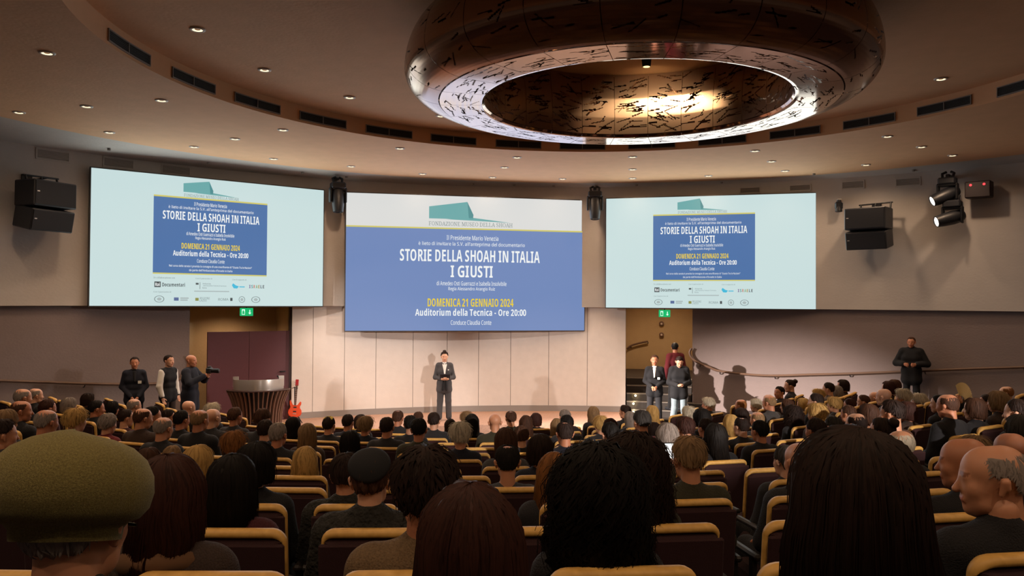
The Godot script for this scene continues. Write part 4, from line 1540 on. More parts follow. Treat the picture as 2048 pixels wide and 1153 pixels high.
func make_heads() -> void:
	var P := [
		[Vector3(0, 0.036, -0.016), Vector3(0, 0.04, 0.022), 0.077, 0.079],
		[Vector3(0, 0.0, -0.035), Vector3(0, 0.03, -0.035), 0.062, 0.064],
		[Vector3(0, -0.03, -0.042), Vector3(0, -0.06, -0.052), 0.058, 0.046],
		[Vector3(-0.026, -0.072, -0.035), Vector3(0.026, -0.072, -0.035), 0.036, 0.036],
		[Vector3(0, -0.1, -0.072), Vector3(0, -0.1, -0.06), 0.02, 0.024],
		[Vector3(0, -0.05, 0.028), Vector3(0, -0.17, 0.034), 0.05, 0.056],
		[Vector3(0, 0.0, -0.1), Vector3(0, -0.036, -0.117), 0.008, 0.013, 0.015],
		[Vector3(-0.034, 0.012, -0.088), Vector3(0.034, 0.012, -0.088), 0.012, 0.012, 0.02],
		[Vector3(-0.018, -0.066, -0.094), Vector3(0.018, -0.066, -0.094), 0.009, 0.009, 0.012],
		[Vector3(-0.04, -0.03, -0.07), Vector3(-0.03, -0.035, -0.072), 0.02, 0.02, 0.03],
		[Vector3(0.04, -0.03, -0.07), Vector3(0.03, -0.035, -0.072), 0.02, 0.02, 0.03],
	]
	for s in [-1.0, 1.0]:
		P.append([Vector3(s * 0.083, 0.012, 0.014), Vector3(s * 0.077, -0.03, 0.004), 0.014, 0.009, 0.008])
		P.append([Vector3(s * 0.083, 0.012, 0.014), Vector3(s * 0.081, -0.008, 0.022), 0.013, 0.01, 0.008])
	head_arr = tint(nets(P, 0.03, 0.0055), func(p: Vector3) -> Color:
		if p.z < -0.08 and absf(p.y + 0.066) < 0.012 and absf(p.x) < 0.026: return Color(0.75, 0.45, 0.42)
		if p.z < -0.07 and absf(p.y - 0.022) < 0.007 and absf(absf(p.x) - 0.032) < 0.02: return Color(0.45, 0.36, 0.3)
		return Color.WHITE)
	for s in [-1.0, 1.0]:
		var eye := MB.new()
		eye.lathe([Vector2(0, -0.0105), Vector2(0.008, -0.007), Vector2(0.0108, 0), Vector2(0.008, 0.007), Vector2(0, 0.0105)], 10, 0, TAU, Transform3D(Basis(Vector3.RIGHT, PI / 2), Vector3(s * 0.031, -0.004, -0.0875)))
		var at: int = head_arr[0].size()
		for k in eye.v.size():
			head_arr[0].append(eye.v[k]); head_arr[1].append(eye.n[k])
			head_arr[3].append(Color(0.12, 0.09, 0.08) if eye.v[k].z < -0.0925 else Color(0.95, 0.95, 0.95))
		for k in eye.i:
			head_arr[2].append(at + k)
	# hands: wrist at the origin, fingers along -y, palm towards -z, thumb towards +x (a left hand hanging with its palm forwards)
	for grip in 2:
		var H := [[Vector3(0, 0.02, 0), Vector3(0, -0.03, 0), 0.026, 0.028], [Vector3(-0.018, -0.05, 0), Vector3(0.02, -0.05, 0), 0.019, 0.019], [Vector3(-0.022, -0.075, 0), Vector3(0.024, -0.078, 0), 0.014, 0.014]]
		var bend := 0.35 if grip == 0 else 1.05
		for k in 4:
			var x := -0.03 + 0.02 * k
			var L: float = [0.062, 0.076, 0.082, 0.072][k]
			var a := Vector3(x, -0.085, 0)
			var d := Vector3(0, -1, 0).rotated(Vector3.RIGHT, bend * 0.5)
			var b := a + d * L * 0.45
			d = d.rotated(Vector3.RIGHT, bend)
			var c := b + d * L * 0.32
			d = d.rotated(Vector3.RIGHT, bend * 0.7)
			var e := c + d * L * 0.25
			H.append([a, b, 0.0095, 0.009, 0.004]); H.append([b, c, 0.009, 0.0082, 0.004]); H.append([c, e, 0.0082, 0.0072, 0.004])
		var t0 := Vector3(0.026, -0.03, -0.004)
		var t1 := t0 + Vector3(0.026, -0.03, -0.014 if grip == 0 else -0.03)
		H.append([t0, t1, 0.013, 0.0105, 0.008]); H.append([t1, t1 + Vector3(0.008, -0.03, -0.01 if grip == 0 else -0.02), 0.0105, 0.008, 0.004])
		var A := nets(H, 0.012, 0.0048)
		if grip == 0: hand_arr = A
		else: hand_grip = A

func lerp3(a: Vector3, b: Vector3, t: float) -> Vector3:
	return a.lerp(b, t)

# joints of a seated figure: hips over the origin, facing -z
func seated_joints(w: float) -> Dictionary:
	var j := {"pelvis": Vector3(0, 0.53, 0.02), "chest": Vector3(0, 0.80, 0.015), "neck": Vector3(0, 0.945, 0.012), "head": Vector3(0, 1.128, 0.0), "w": w, "seated": true}
	for s in [[-1.0, "L"], [1.0, "R"]]:
		var k: String = s[1]
		var g: float = s[0]
		j["sh" + k] = Vector3(g * 0.165 * w, 0.90, 0.015)
		j["el" + k] = Vector3(g * 0.215 * w, 0.66, -0.02)
		j["wr" + k] = Vector3(g * 0.12, 0.60, -0.25)
		j["hip" + k] = Vector3(g * 0.095, 0.50, -0.02)
		j["kn" + k] = Vector3(g * 0.12, 0.50, -0.44)
		j["an" + k] = Vector3(g * 0.12, 0.10, -0.42)
	return j

func standing_joints(w: float) -> Dictionary:
	var j := {"pelvis": Vector3(0, 0.96, 0.0), "chest": Vector3(0, 1.26, 0.0), "neck": Vector3(0, 1.44, 0.01), "head": Vector3(0, 1.622, -0.01), "w": w, "seated": false}
	for s in [[-1.0, "L"], [1.0, "R"]]:
		var k: String = s[1]
		var g: float = s[0]
		j["sh" + k] = Vector3(g * 0.175 * w, 1.40, 0.005)
		j["el" + k] = Vector3(g * 0.235 * w, 1.12, 0.02)
		j["wr" + k] = Vector3(g * 0.235 * w, 0.88, -0.05)
		j["hip" + k] = Vector3(g * 0.09, 0.92, 0.0)
		j["kn" + k] = Vector3(g * 0.105, 0.50, -0.01)
		j["an" + k] = Vector3(g * 0.115, 0.085, 0.02)
	return j

func trunk(j: Dictionary, g: float) -> Array:
	var w: float = j.w
	var P := []
	var pel: Vector3 = j.pelvis
	var ch: Vector3 = j.chest
	var nk: Vector3 = j.neck
	P.append([pel + Vector3(-0.075 * w, 0, 0), pel + Vector3(0.075 * w, 0, 0), 0.105 + g, 0.105 + g])
	var mid := pel.lerp(ch, 0.5)
	P.append([mid + Vector3(-0.06 * w, 0, 0), mid + Vector3(0.06 * w, 0, 0), 0.10 + g, 0.10 + g])
	P.append([ch + Vector3(-0.075 * w, 0, 0), ch + Vector3(0.075 * w, 0, 0), 0.105 + g, 0.105 + g])
	var top: Vector3 = (j.shL + j.shR) * 0.5
	P.append([j.shL.lerp(top, 0.15) + Vector3(0, 0.01, 0.0), j.shR.lerp(top, 0.15) + Vector3(0, 0.01, 0.0), 0.055 + g, 0.055 + g])
	P.append([ch.lerp(nk, 0.5) + Vector3(-0.06 * w, 0, 0), ch.lerp(nk, 0.5) + Vector3(0.06 * w, 0, 0), 0.085 + g, 0.085 + g])
	P.append([top.lerp(nk, 0.3) + Vector3(-0.05, 0.01, 0.01), top.lerp(nk, 0.3) + Vector3(0.05, 0.01, 0.01), 0.05 + g, 0.05 + g])
	return P

func arm(j: Dictionary, g: float, upto := 1.0) -> Array:
	var P := []
	for k in ["L", "R"]:
		P.append([j["sh" + k], j["el" + k], 0.052 + g, 0.042 + g])
		P.append([j["el" + k], j["el" + k].lerp(j["wr" + k], upto), 0.042 + g, lerpf(0.042, 0.028, upto) + g])
	return P

func leg(j: Dictionary, g: float) -> Array:
	var P := []
	for k in ["L", "R"]:
		P.append([j["hip" + k], j["kn" + k], 0.083 + g, 0.056 + g])
		P.append([j["kn" + k], j["an" + k], 0.054 + g, 0.038 + g])
	return P

func foot(j: Dictionary, g: float) -> Array:
	var P := []
	for k in ["L", "R"]:
		var a: Vector3 = j["an" + k]
		var out := 0.03 if k == "R" else -0.03
		P.append([Vector3(a.x, a.y - 0.045, a.z + 0.02), Vector3(a.x + out, a.y - 0.05, a.z - 0.15), 0.036 + g, 0.03 + g])
	return P

func head_at(j: Dictionary, yaw: float, pitch := 0.0) -> Transform3D:
	return Transform3D(Basis(Vector3.UP, yaw) * Basis(Vector3.RIGHT, pitch), j.head)

func body_mesh(j: Dictionary, yaw: float, pitch := 0.0, cell := 0.016, grip := "") -> ArrayMesh:
	var P := trunk(j, 0.0) + arm(j, 0.0) + leg(j, 0.0) + foot(j, 0.0)
	P.append([j.neck - Vector3(0, 0.03, 0), (j.head + Vector3(0, -0.09, 0.03)), 0.056, 0.05])
	var mb := MB.new()
	mb.arrays(nets(P, 0.04, cell))
	mb.arrays(head_arr, head_at(j, yaw, pitch))
	for k in ["L", "R"]:
		var d: Vector3 = (j["wr" + k] - j["el" + k]).normalized()
		var fwd := Vector3.FORWARD if absf(d.z) < 0.8 else Vector3.UP
		if j.get("seated") and not j.get("raise" + k): fwd = Vector3.DOWN
		if j.has("palm" + k): fwd = j["palm" + k]
		var bz := -(fwd - d * fwd.dot(d)).normalized()
		var by := -d
		var bx_ := by.cross(bz)
		var B := Basis(bx_, by, bz)
		if k == "R":   # mirror the hand
			B = Basis(-bx_, by, bz)
		mb.arrays(hand_grip if grip.contains(k) else hand_arr, Transform3D(B, j["wr" + k]))
	return mb.mesh()

func coat_mesh(j: Dictionary, g := 0.016, hem := 0.0, collar := 0.012, cell := 0.016) -> ArrayMesh:
	var P := trunk(j, g) + arm(j, g * 0.85, 0.93)
	if hem > 0.0:
		for s in [-1.0, 1.0]:
			P.append([j.pelvis + Vector3(s * 0.06, 0, 0), j.pelvis + Vector3(s * 0.075, -hem, 0), 0.108 + g, 0.118 + g])
	elif j.seated:
		for k in ["L", "R"]:
			P.append([j["hip" + k] + Vector3(0, 0.01, 0), j["hip" + k].lerp(j["kn" + k], 0.35), 0.09 + g, 0.08 + g])
	P.append([j.neck + Vector3(0, -0.04, 0.012), j.neck + Vector3(0, 0.012 + (0.025 if collar > 0.01 else 0.0), 0.014), 0.072 + collar, 0.057 + collar * 0.8])
	var mb := MB.new()
	mb.arrays(nets(P, 0.035, cell))
	return mb.mesh()

func trousers_mesh(j: Dictionary, g := 0.01, wide := 0.0) -> ArrayMesh:
	var P := leg(j, g + wide)
	P.append([j.pelvis + Vector3(-0.07, -0.02, 0), j.pelvis + Vector3(0.07, -0.02, 0), 0.106 + g, 0.106 + g])
	for k in ["L", "R"]:
		P.append([j["kn" + k], j["an" + k] + Vector3(0, 0.0, 0), 0.055 + g, 0.05 + g + wide])
	var mb := MB.new()
	mb.arrays(nets(P, 0.03, 0.016))
	return mb.mesh()

func shoes_mesh(j: Dictionary) -> ArrayMesh:
	var mb := MB.new()
	mb.arrays(nets(foot(j, 0.008), 0.02, 0.011))
	return mb.mesh()

# ---------------------------------------------------------------- hair

# a = azimuth (0 at the nape, +-PI at the forehead), t = length along the strand from the crown
func scalp(a: float, t: float, off: float, h: Dictionary) -> Vector3:
	var th := t / 0.098
	var hang: float = h.hang
	var d := Vector2(sin(a), cos(a))
	var c := Vector3(0, 0.024, 0.004)
	var front := clampf((absf(a) - 1.9) / 0.8, 0.0, 1.0)
	var rx: float = 0.081 + off
	var rz: float = 0.1 + off
	var ry: float = 0.096 + off * 0.9
	var q := minf(th, hang)
	var p := c + Vector3(d.x * sin(q) * rx, cos(q) * ry, d.y * sin(q) * rz)
	if th > hang:
		var s: float = (th - hang) * 0.098
		var out := Vector3(d.x, 0, d.y * 0.8)
		p += Vector3(0, -s, 0) + out * (h.flare * s - h.get("tuck", 0.0) * s * s)
		if s > 0.12 and d.y > 0.2:
			p.z += minf((s - 0.12) * 0.25, 0.03)
	if front > 0.0 and th < hang:
		p.z -= 0.004 * front
	return p

func hair_len(a: float, h: Dictionary) -> float:
	var x := absf(a)
	var v := lerpf(h.back, h.side, smoothstep(0.7, 1.35, x))
	v = lerpf(v, h.get("temple", minf(h.side, 0.12)), smoothstep(1.75, 2.05, x))
	return lerpf(v, h.front, smoothstep(2.05, 2.5, x))

func hair_start(a: float, h: Dictionary) -> float:
	if not h.has("bald"): return 0.0
	var x := absf(a)
	return lerpf(h.bald, h.get("bald_front", h.bald), smoothstep(0.5, 1.6, x))

func hair_mesh(h: Dictionary, seed_: int) -> ArrayMesh:
	var R := RandomNumberGenerator.new()
	R.seed = seed_
	var nz := FastNoiseLite.new()
	nz.seed = seed_
	nz.frequency = 1.0
	var mb := MB.new()
	var NA := 72
	var NT := 14
	var V := []
	var curl: float = h.get("curl", 0.0)
	for ia in NA + 1:
		var a := -PI + TAU * ia / NA
		var a2 := a if ia < NA else -PI
		var t0 := hair_start(a2, h)
		var t1 := maxf(hair_len(a2, h) + 0.012 * nz.get_noise_2d(sin(a2) * 7.0, cos(a2) * 7.0), t0 + 0.004)
		var col := []
		for it in NT + 1:
			var u := float(it) / NT
			var t := lerpf(t0, t1, minf(u * NT / (NT - 1.0), 1.0))
			var off: float = h.thick * (sin(minf(u * 3.0 + 0.25, 1.0) * PI / 2) if h.has("bald") else 1.0)
			off *= lerpf(1.0, h.get("taper", 0.35), smoothstep(0.55, 1.0, u))
			off += 0.011 * nz.get_noise_3d(sin(a2) * 2.1 + 4.0, cos(a2) * 2.1, t * 7.0) * (0.25 if h.has("bald") else 1.0) * smoothstep(0.0, 0.06, t)
			off += h.get("rough", 0.003) * nz.get_noise_3d(sin(a2) * 9.0, cos(a2) * 9.0, t * 6.0)
			if curl > 0.0:
				off += curl * nz.get_noise_3d(sin(a2) * 3.2 + 9.0, cos(a2) * 3.2, t * 26.0)
			if it == NT:
				off = -0.012   # the hem turns in
			var p := scalp(a2, t, off, h)
			if h.get("wave", 0.0) > 0.0:
				p += Vector3(cos(a2), 0, -sin(a2)) * h.wave * sin(t * 42.0 + 3.0 * sin(a2 * 2.0)) * smoothstep(0.08, 0.2, t)
			col.append(p)
		V.append(col)
	var base := mb.v.size()
	for ia in NA + 1:
		for it in NT + 1:
			var du: Vector3 = V[mini(ia + 1, NA) if ia < NA else 1][it] - V[ia - 1 if ia > 0 else NA - 1][it]
			var dv: Vector3 = V[ia][mini(it + 1, NT)] - V[ia][maxi(it - 1, 0)]
			var nn := dv.cross(du)
			if nn.length_squared() < 1e-14: nn = Vector3.UP
			nn = nn.normalized()
			if nn.dot(V[ia][it] - Vector3(0, V[ia][it].y * 0.6, 0)) < 0.0: nn = -nn
			var s := 0.8 + 0.35 * nz.get_noise_2d(ia * 1.7, it * 0.12)
			mb.col = Color(s, s, s)
			mb.vert(V[ia][it], nn)
	for ia in NA:
		var am := -PI + TAU * (ia + 0.5) / NA
		if h.has("bald") and hair_len(am, h) - hair_start(am, h) < 0.008: continue
		for it in NT:
			var q := base + ia * (NT + 1) + it
			mb.tri(q, q + NT + 1, q + 1); mb.tri(q + 1, q + NT + 1, q + NT + 2)
	# locks lying on the shell
	for k in h.locks:
		var a := R.randf_range(-PI, PI)
		var t0 := hair_start(a, h)
		var t1 := hair_len(a, h)
		if t1 - t0 < 0.02: continue
		var s0 := lerpf(t0, t1, R.randf() * h.get("root", 0.7))
		var s1 := minf(s0 + h.get("span", 0.12) * R.randf_range(0.7, 1.3), t1 + 0.012 * R.randf_range(-0.4, 1.0))
		if s1 - s0 < 0.015: s1 = s0 + 0.015
		var w: float = h.lock * R.randf_range(0.6, 1.4)
		var sh := R.randf_range(0.5, 1.55)
		mb.col = Color(sh, sh, sh)
		var drift := R.randfn(0.0, h.get("drift", 0.12))
		var ph := R.randf() * TAU
		var stray := R.randf()
		if k % 4 == 3 and not h.has("bald"):   # thin flyaway strand
			w = 0.0011
			stray = 1.0 + 2.2 * R.randf()
			s1 = minf(s1 * 1.02, t1 + 0.03)
		var steps := 6
		var prev := []
		for s in steps + 1:
			var u := float(s) / steps
			var t := lerpf(s0, s1, u)
			var aa: float = a + drift * u + h.get("wave", 0.0) * 6.0 * sin(t * 42.0 + 3.0 * sin(a * 2.0)) + curl * 5.0 * sin(t * 90.0 + ph)
			var o: float = h.thick * lerpf(1.0, h.get("taper", 0.35), smoothstep(0.55, 1.0, t / maxf(t1, 0.01))) + 0.0025 * sin(u * PI) + 0.001 + curl * 0.6 * (0.5 + 0.5 * sin(t * 80.0 + ph))
			if curl > 0.0: o += curl * nz.get_noise_3d(sin(aa) * 3.2 + 9.0, cos(aa) * 3.2, t * 26.0)
			o += 0.011 * nz.get_noise_3d(sin(aa) * 2.1 + 4.0, cos(aa) * 2.1, t * 7.0) * (0.25 if h.has("bald") else 1.0) * smoothstep(0.0, 0.06, t)
			o += h.get("stray", 0.0) * stray * u
			var p := scalp(aa, t, o, h)
			var p2 := scalp(aa + 0.04, t, o, h)
			var side := (p2 - p).normalized()
			var ww := w * sin(clampf(u * 0.9 + 0.12, 0.0, 1.0) * PI)
			var nn := (p - Vector3(0, p.y * 0.6, 0)).normalized()
			var row := [mb.vert(p - side * ww - nn * 0.002, (nn - side * 0.6).normalized()), mb.vert(p + nn * ww * 0.35, nn), mb.vert(p + side * ww - nn * 0.002, (nn + side * 0.6).normalized())]
			if s:
				for q in 2:
					mb.tri(prev[q], row[q], prev[q + 1]); mb.tri(prev[q + 1], row[q], row[q + 1])
			prev = row
	return mb.mesh()

var hair_styles := {}

func make_hair() -> void:
	var S := {
		"S": {"back": 0.215, "side": 0.15, "front": 0.085, "hang": 2.4, "flare": 0.0, "thick": 0.013, "locks": 420, "lock": 0.006, "span": 0.05, "root": 0.9, "rough": 0.006},
		"S2": {"back": 0.2, "side": 0.145, "front": 0.08, "hang": 2.4, "flare": 0.0, "thick": 0.018, "locks": 420, "lock": 0.007, "span": 0.06, "root": 0.9, "rough": 0.01, "stray": 0.008},
		"P": {"back": 0.22, "side": 0.185, "front": 0.095, "temple": 0.15, "hang": 2.2, "flare": 0.0, "thick": 0.024, "locks": 700, "lock": 0.006, "span": 0.07, "root": 0.9, "rough": 0.022, "stray": 0.014, "curl": 0.006},
		"M": {"back": 0.27, "side": 0.26, "front": 0.09, "temple": 0.2, "hang": 1.75, "flare": 0.08, "tuck": 0.9, "thick": 0.02, "locks": 600, "lock": 0.007, "span": 0.12, "rough": 0.014, "wave": 0.004, "stray": 0.005, "taper": 0.8},
		"L": {"back": 0.42, "side": 0.36, "front": 0.09, "temple": 0.22, "hang": 1.7, "flare": 0.04, "thick": 0.017, "locks": 700, "lock": 0.007, "span": 0.2, "rough": 0.012, "wave": 0.004, "stray": 0.004, "taper": 0.9, "drift": 0.06},
		"W": {"back": 0.40, "side": 0.36, "front": 0.09, "temple": 0.22, "hang": 1.7, "flare": 0.12, "thick": 0.02, "locks": 560, "lock": 0.009, "span": 0.2, "rough": 0.008, "taper": 0.9, "wave": 0.012},
		"C": {"back": 0.36, "side": 0.32, "front": 0.1, "temple": 0.22, "hang": 1.8, "flare": 0.18, "tuck": 0.3, "thick": 0.045, "locks": 900, "lock": 0.008, "span": 0.09, "root": 0.95, "rough": 0.012, "taper": 0.9, "curl": 0.022, "stray": 0.012},
		"CG": {"back": 0.22, "side": 0.19, "front": 0.09, "temple": 0.15, "hang": 2.2, "flare": 0.0, "thick": 0.028, "locks": 560, "lock": 0.007, "span": 0.05, "root": 0.95, "rough": 0.012, "curl": 0.014},
		"CS": {"back": 0.215, "side": 0.165, "front": 0.085, "hang": 2.35, "flare": 0.0, "thick": 0.024, "locks": 800, "lock": 0.006, "span": 0.05, "root": 0.95, "rough": 0.01, "curl": 0.01, "stray": 0.008},
		"F": {"back": 0.21, "side": 0.15, "front": 0.0, "temple": 0.11, "bald": 0.06, "bald_front": 0.088, "hang": 2.4, "flare": 0.0, "thick": 0.004, "locks": 600, "lock": 0.004, "span": 0.045, "root": 0.9, "rough": 0.004},
		"T": {"back": 0.215, "side": 0.15, "front": 0.085, "bald": 0.042, "hang": 2.4, "flare": 0.0, "thick": 0.012, "locks": 420, "lock": 0.006, "span": 0.05, "root": 0.9, "rough": 0.005},
		"U": {"back": 0.18, "side": 0.15, "front": 0.09, "hang": 2.4, "flare": 0.0, "thick": 0.012, "locks": 300, "lock": 0.006, "span": 0.08, "rough": 0.005},
		"LX": {"back": 0.62, "side": 0.58, "front": 0.1, "temple": 0.4, "hang": 1.62, "flare": 0.10, "thick": 0.03, "locks": 3000, "lock": 0.0045, "span": 0.34, "rough": 0.006, "taper": 0.9, "drift": 0.05, "stray": 0.006},
		"LY": {"back": 0.45, "side": 0.42, "front": 0.1, "temple": 0.28, "hang": 1.66, "flare": 0.10, "thick": 0.018, "locks": 2600, "lock": 0.0045, "span": 0.26, "rough": 0.01, "wave": 0.003, "taper": 0.9, "drift": 0.05, "stray": 0.003},
	}
	S["LF"] = S["L"].duplicate()
	S["LF"].merge({"locks": 1800, "lock": 0.005, "thick": 0.022, "wave": 0.006}, true)
	S["CB"] = S["C"].duplicate()
	S["CB"].merge({"locks": 2600, "lock": 0.006, "thick": 0.062, "back": 0.40, "side": 0.38}, true)
	var n := 40
	for k in S:
		hair_styles[k] = hair_mesh(S[k], n)
		n += 1
	for q in [["KG", 0.6], ["KB", 0.86]]:
		hair_styles[q[0]] = hair_styles["S"]
		var mb := MB.new()
		var pr := []
		for k in 9:
			var a: float = q[1] * k / 8.0
			pr.append(Vector2(sin(a) * 0.123, cos(a) * 0.123 - 0.116))
		pr.append(Vector2(sin(q[1]) * 0.114, cos(q[1]) * 0.114 - 0.116))
		mb.lathe(pr, 28)
		hair_styles[q[0] + "cap"] = mb.mesh()
	var bun := MB.new()
	bun.lathe([Vector2(0, -0.045), Vector2(0.035, -0.036), Vector2(0.05, 0.0), Vector2(0.036, 0.034), Vector2(0, 0.042)], 16)
	hair_styles["bun"] = bun.mesh()
	# flat cap: full crown pulled over a head band, with seams and a button
	var cap := MB.new()
	var NA := 96
	var prof := [Vector2(0.001, 0.105), Vector2(0.035, 0.104), Vector2(0.07, 0.097), Vector2(0.1, 0.083), Vector2(0.124, 0.06), Vector2(0.138, 0.03), Vector2(0.141, 0.0), Vector2(0.134, -0.028), Vector2(0.118, -0.046), Vector2(0.1, -0.052), Vector2(0.092, -0.062), Vector2(0.09, -0.082), Vector2(0.086, -0.082)]
	var grid := []
	for k in prof.size():
		var row := []
		for s in NA + 1:
			var a := TAU * s / NA
			var seam := 1.0 - 0.02 * exp(-pow(fposmod(a, TAU / 8.0) - TAU / 16.0, 2) * 900.0) * (1.0 if k < 9 else 0.0)
			var fold := 1.0 + 0.012 * sin(a * 5.0 + 0.6) * smoothstep(3, 7, k)
			row.append(Vector3(sin(a) * prof[k].x * seam * fold, prof[k].y + 0.012 * cos(a), cos(a) * prof[k].x * 1.06 * seam * fold))
		grid.append(row)
	for k in prof.size():
		for s in NA + 1:
			var du: Vector3 = grid[k][(s + 1) % NA] - grid[k][(s - 1 + NA) % NA]
			var dv: Vector3 = grid[mini(k + 1, prof.size() - 1)][s] - grid[maxi(k - 1, 0)][s]
			cap.vert(grid[k][s], dv.cross(du).normalized())
	for k in prof.size() - 1:
		for s in NA:
			var q := k * (NA + 1) + s
			cap.tri(q, q + 1, q + NA + 1); cap.tri(q + 1, q + NA + 2, q + NA + 1)
	hair_styles["flatcap"] = cap.mesh()
	var peak := MB.new()
	for s in 24:
		var a := lerpf(-0.7, 0.7, s / 24.0)
		var b := lerpf(-0.7, 0.7, (s + 1) / 24.0)
		var A := func(t: float, r: float, y: float) -> Vector3: return Vector3(sin(t) * (0.088 + r * 0.6), y, -cos(t) * (0.092 + r))
		peak.poly([A.call(a, 0.0, -0.06), A.call(b, 0.0, -0.06), A.call(b, 0.05, -0.07), A.call(a, 0.05, -0.07)], Vector3.UP)
		peak.poly([A.call(a, 0.0, -0.068), A.call(b, 0.0, -0.068), A.call(b, 0.05, -0.076), A.call(a, 0.05, -0.076)], Vector3.DOWN)
		peak.poly([A.call(a, 0.05, -0.07), A.call(b, 0.05, -0.07), A.call(b, 0.05, -0.076), A.call(a, 0.05, -0.076)], Vector3(sin(a), 0, -cos(a)))
	hair_styles["peak"] = peak.mesh()

const HAIR := {"grey": "8b8078", "brown": "4a3022", "dark": "2a1c16", "black": "17120f", "auburn": "3d221a", "sandy": "8a6e4e", "blond": "c09a5c", "white": "c8bda8", "ginger": "8a5a30", "charcoal": "3a3633"}
const CLOTH := {"black": "131216", "charcoal": "27262a", "darkred": "47181c", "grey": "4c4a4a", "brown": "3f2c22", "rose": "8a6a5e", "red": "7a2024", "navy": "171b2c", "quilt": "25241f", "olive": "3a3825", "greyknit": "45464a", "crimson": "6d1420", "rust": "5a3420", "suit": "121116", "greygreen": "5d6052", "olivecoat": "2e2a1e", "furcoat": "3a2a22", "maroon": "4c161d", "tan": "7a6244"}
const HAIR_WORD := {"grey": "grey", "brown": "brown", "dark": "dark brown", "black": "black", "auburn": "auburn", "sandy": "sandy", "blond": "blond", "white": "white", "ginger": "ginger blond", "charcoal": "dark grey"}
const CLOTH_WORD := {"black": "black coat", "charcoal": "charcoal jacket", "darkred": "dark red top", "grey": "grey jacket", "brown": "brown jacket", "rose": "dusty rose coat", "red": "red scarf coat", "navy": "navy jacket", "quilt": "dark quilted jacket", "olive": "olive coat", "greyknit": "grey knit sweater", "crimson": "crimson sweater", "rust": "rust brown top", "suit": "black suit", "greygreen": "grey green coat", "olivecoat": "dark olive coat", "furcoat": "dark fur-collared coat", "maroon": "maroon coat", "tan": "tan jacket"}
const STYLE_WORD := {"S": "short %s hair", "S2": "short %s hair", "P": "fluffy short %s hair", "M": "bobbed %s hair", "L": "long straight %s hair", "W": "long wavy %s hair", "C": "big curly %s hair", "CG": "curly %s hair", "CS": "short curly %s hair", "F": "balding %s hair", "T": "thinning short %s hair", "U": "%s hair bun", "B": "a bald head", "KG": "yellow skullcap over %s hair", "KB": "black skullcap over %s hair", "CAP": "an olive felt flat cap", "LX": "very long loose %s hair", "LY": "long streaked %s hair", "LF": "long loose %s hair", "CB": "big curly %s hair"}

func hair_material(key: String) -> StandardMaterial3D:
	var m := mat("hair " + key, Color(HAIR[key]), 0.62)
	m.vertex_color_use_as_albedo = true
	m.metallic_specular = 0.3
	return m

func cloth_material(key: String) -> StandardMaterial3D:
	if not mats.has("cloth " + key):
		if not mats.has("weave"):
			mat("weave").albedo_texture = noise_tex(0.15, 31, false, 128, Color(0.72, 0.72, 0.72), Color.WHITE)
			mat("weave").normal_texture = noise_tex(0.3, 32, true, 128, Color.BLACK, Color.WHITE, 5.0)
			mat("quilted").normal_texture = noise_tex(0.06, 33, true, 128, Color.BLACK, Color.WHITE, 10.0)
		var m := textured("cloth " + key, Color(CLOTH[key]), 0.9, 0.25, mats["weave"].albedo_texture, mats["quilted"].normal_texture if key == "quilt" else mats["weave"].normal_texture, 0.9 if key == "quilt" else 0.45, false)
		m.rim_enabled = true
		m.rim = 0.1
	return mats["cloth " + key]

func skin_material(k: int) -> StandardMaterial3D:
	var m := mat("skin %d" % k, Color(["c98f6e", "bd7f5f", "d3a083"][k % 3]), 0.5)
	m.vertex_color_use_as_albedo = true
	m.subsurf_scatter_enabled = true
	m.subsurf_scatter_strength = 0.08
	return m

var seated_cache := {}

func seated_mesh(what: String, w: float, yaw_step: int) -> ArrayMesh:
	var key := "%s %.2f %d" % [what, w, yaw_step]
	if not seated_cache.has(key):
		var j := seated_joints(w)
		match what:
			"body": seated_cache[key] = body_mesh(j, deg_to_rad(15.0 * yaw_step))
			"coat": seated_cache[key] = coat_mesh(j, 0.02)
			"knit": seated_cache[key] = coat_mesh(j, 0.012, 0.0, 0.002)
			"thick": seated_cache[key] = coat_mesh(j, 0.034, 0.0, 0.03)
			"trousers": seated_cache[key] = trousers_mesh(j)
			"shoes": seated_cache[key] = shoes_mesh(j)
	return seated_cache[key]

func dress_head(t: Node3D, hx: Transform3D, style: String, hair: String) -> void:
	var m := hair_material(hair)
	if style == "CAP":
		put("hair", hair_styles["F"], hair_material("grey"), t, hx)
		var felt := textured("cap felt", Color("978f54"), 0.95, 0.12, noise_tex(0.12, 41, false, 256, Color(0.55, 0.5, 0.45), Color.WHITE), noise_tex(0.3, 42, true, 256, Color.BLACK, Color.WHITE, 6.0), 0.7, false)
		felt.rim_enabled = true
		felt.rim = 0.5
		var cx := hx * Transform3D(Basis(Vector3.RIGHT, -0.12), Vector3(0, 0.062, 0.012))
		var c := put("flat_cap", hair_styles["flatcap"], felt, t, cx)
		put("peak", hair_styles["peak"], felt, c)
		var bt := MB.new()
		bt.lathe([Vector2(0, 0.008), Vector2(0.008, 0.006), Vector2(0.011, 0.0)], 12)
		put("button", bt.mesh(), felt, c, Transform3D(Basis(), Vector3(0, 0.105, 0)))
		return
	if style == "B":
		return
	put("hair", hair_styles[style], m, t, hx)
	if style in ["KG", "KB"]:
		var km := mat("skullcap " + style, Color("b09a3c") if style == "KG" else Color("0f1014"), 0.85)
		put("skullcap", hair_styles[style + "cap"], km, t, hx * Transform3D(Basis(Vector3.RIGHT, 0.35 if style == "KG" else 0.75), Vector3(0, 0.122, 0.03) if style == "KG" else Vector3(0, 0.11, 0.075)))
	if style == "U":
		put("bun", hair_styles["bun"], m, t, hx * Transform3D(Basis(Vector3.RIGHT, 0.6), Vector3(0, 0.1, 0.1)))

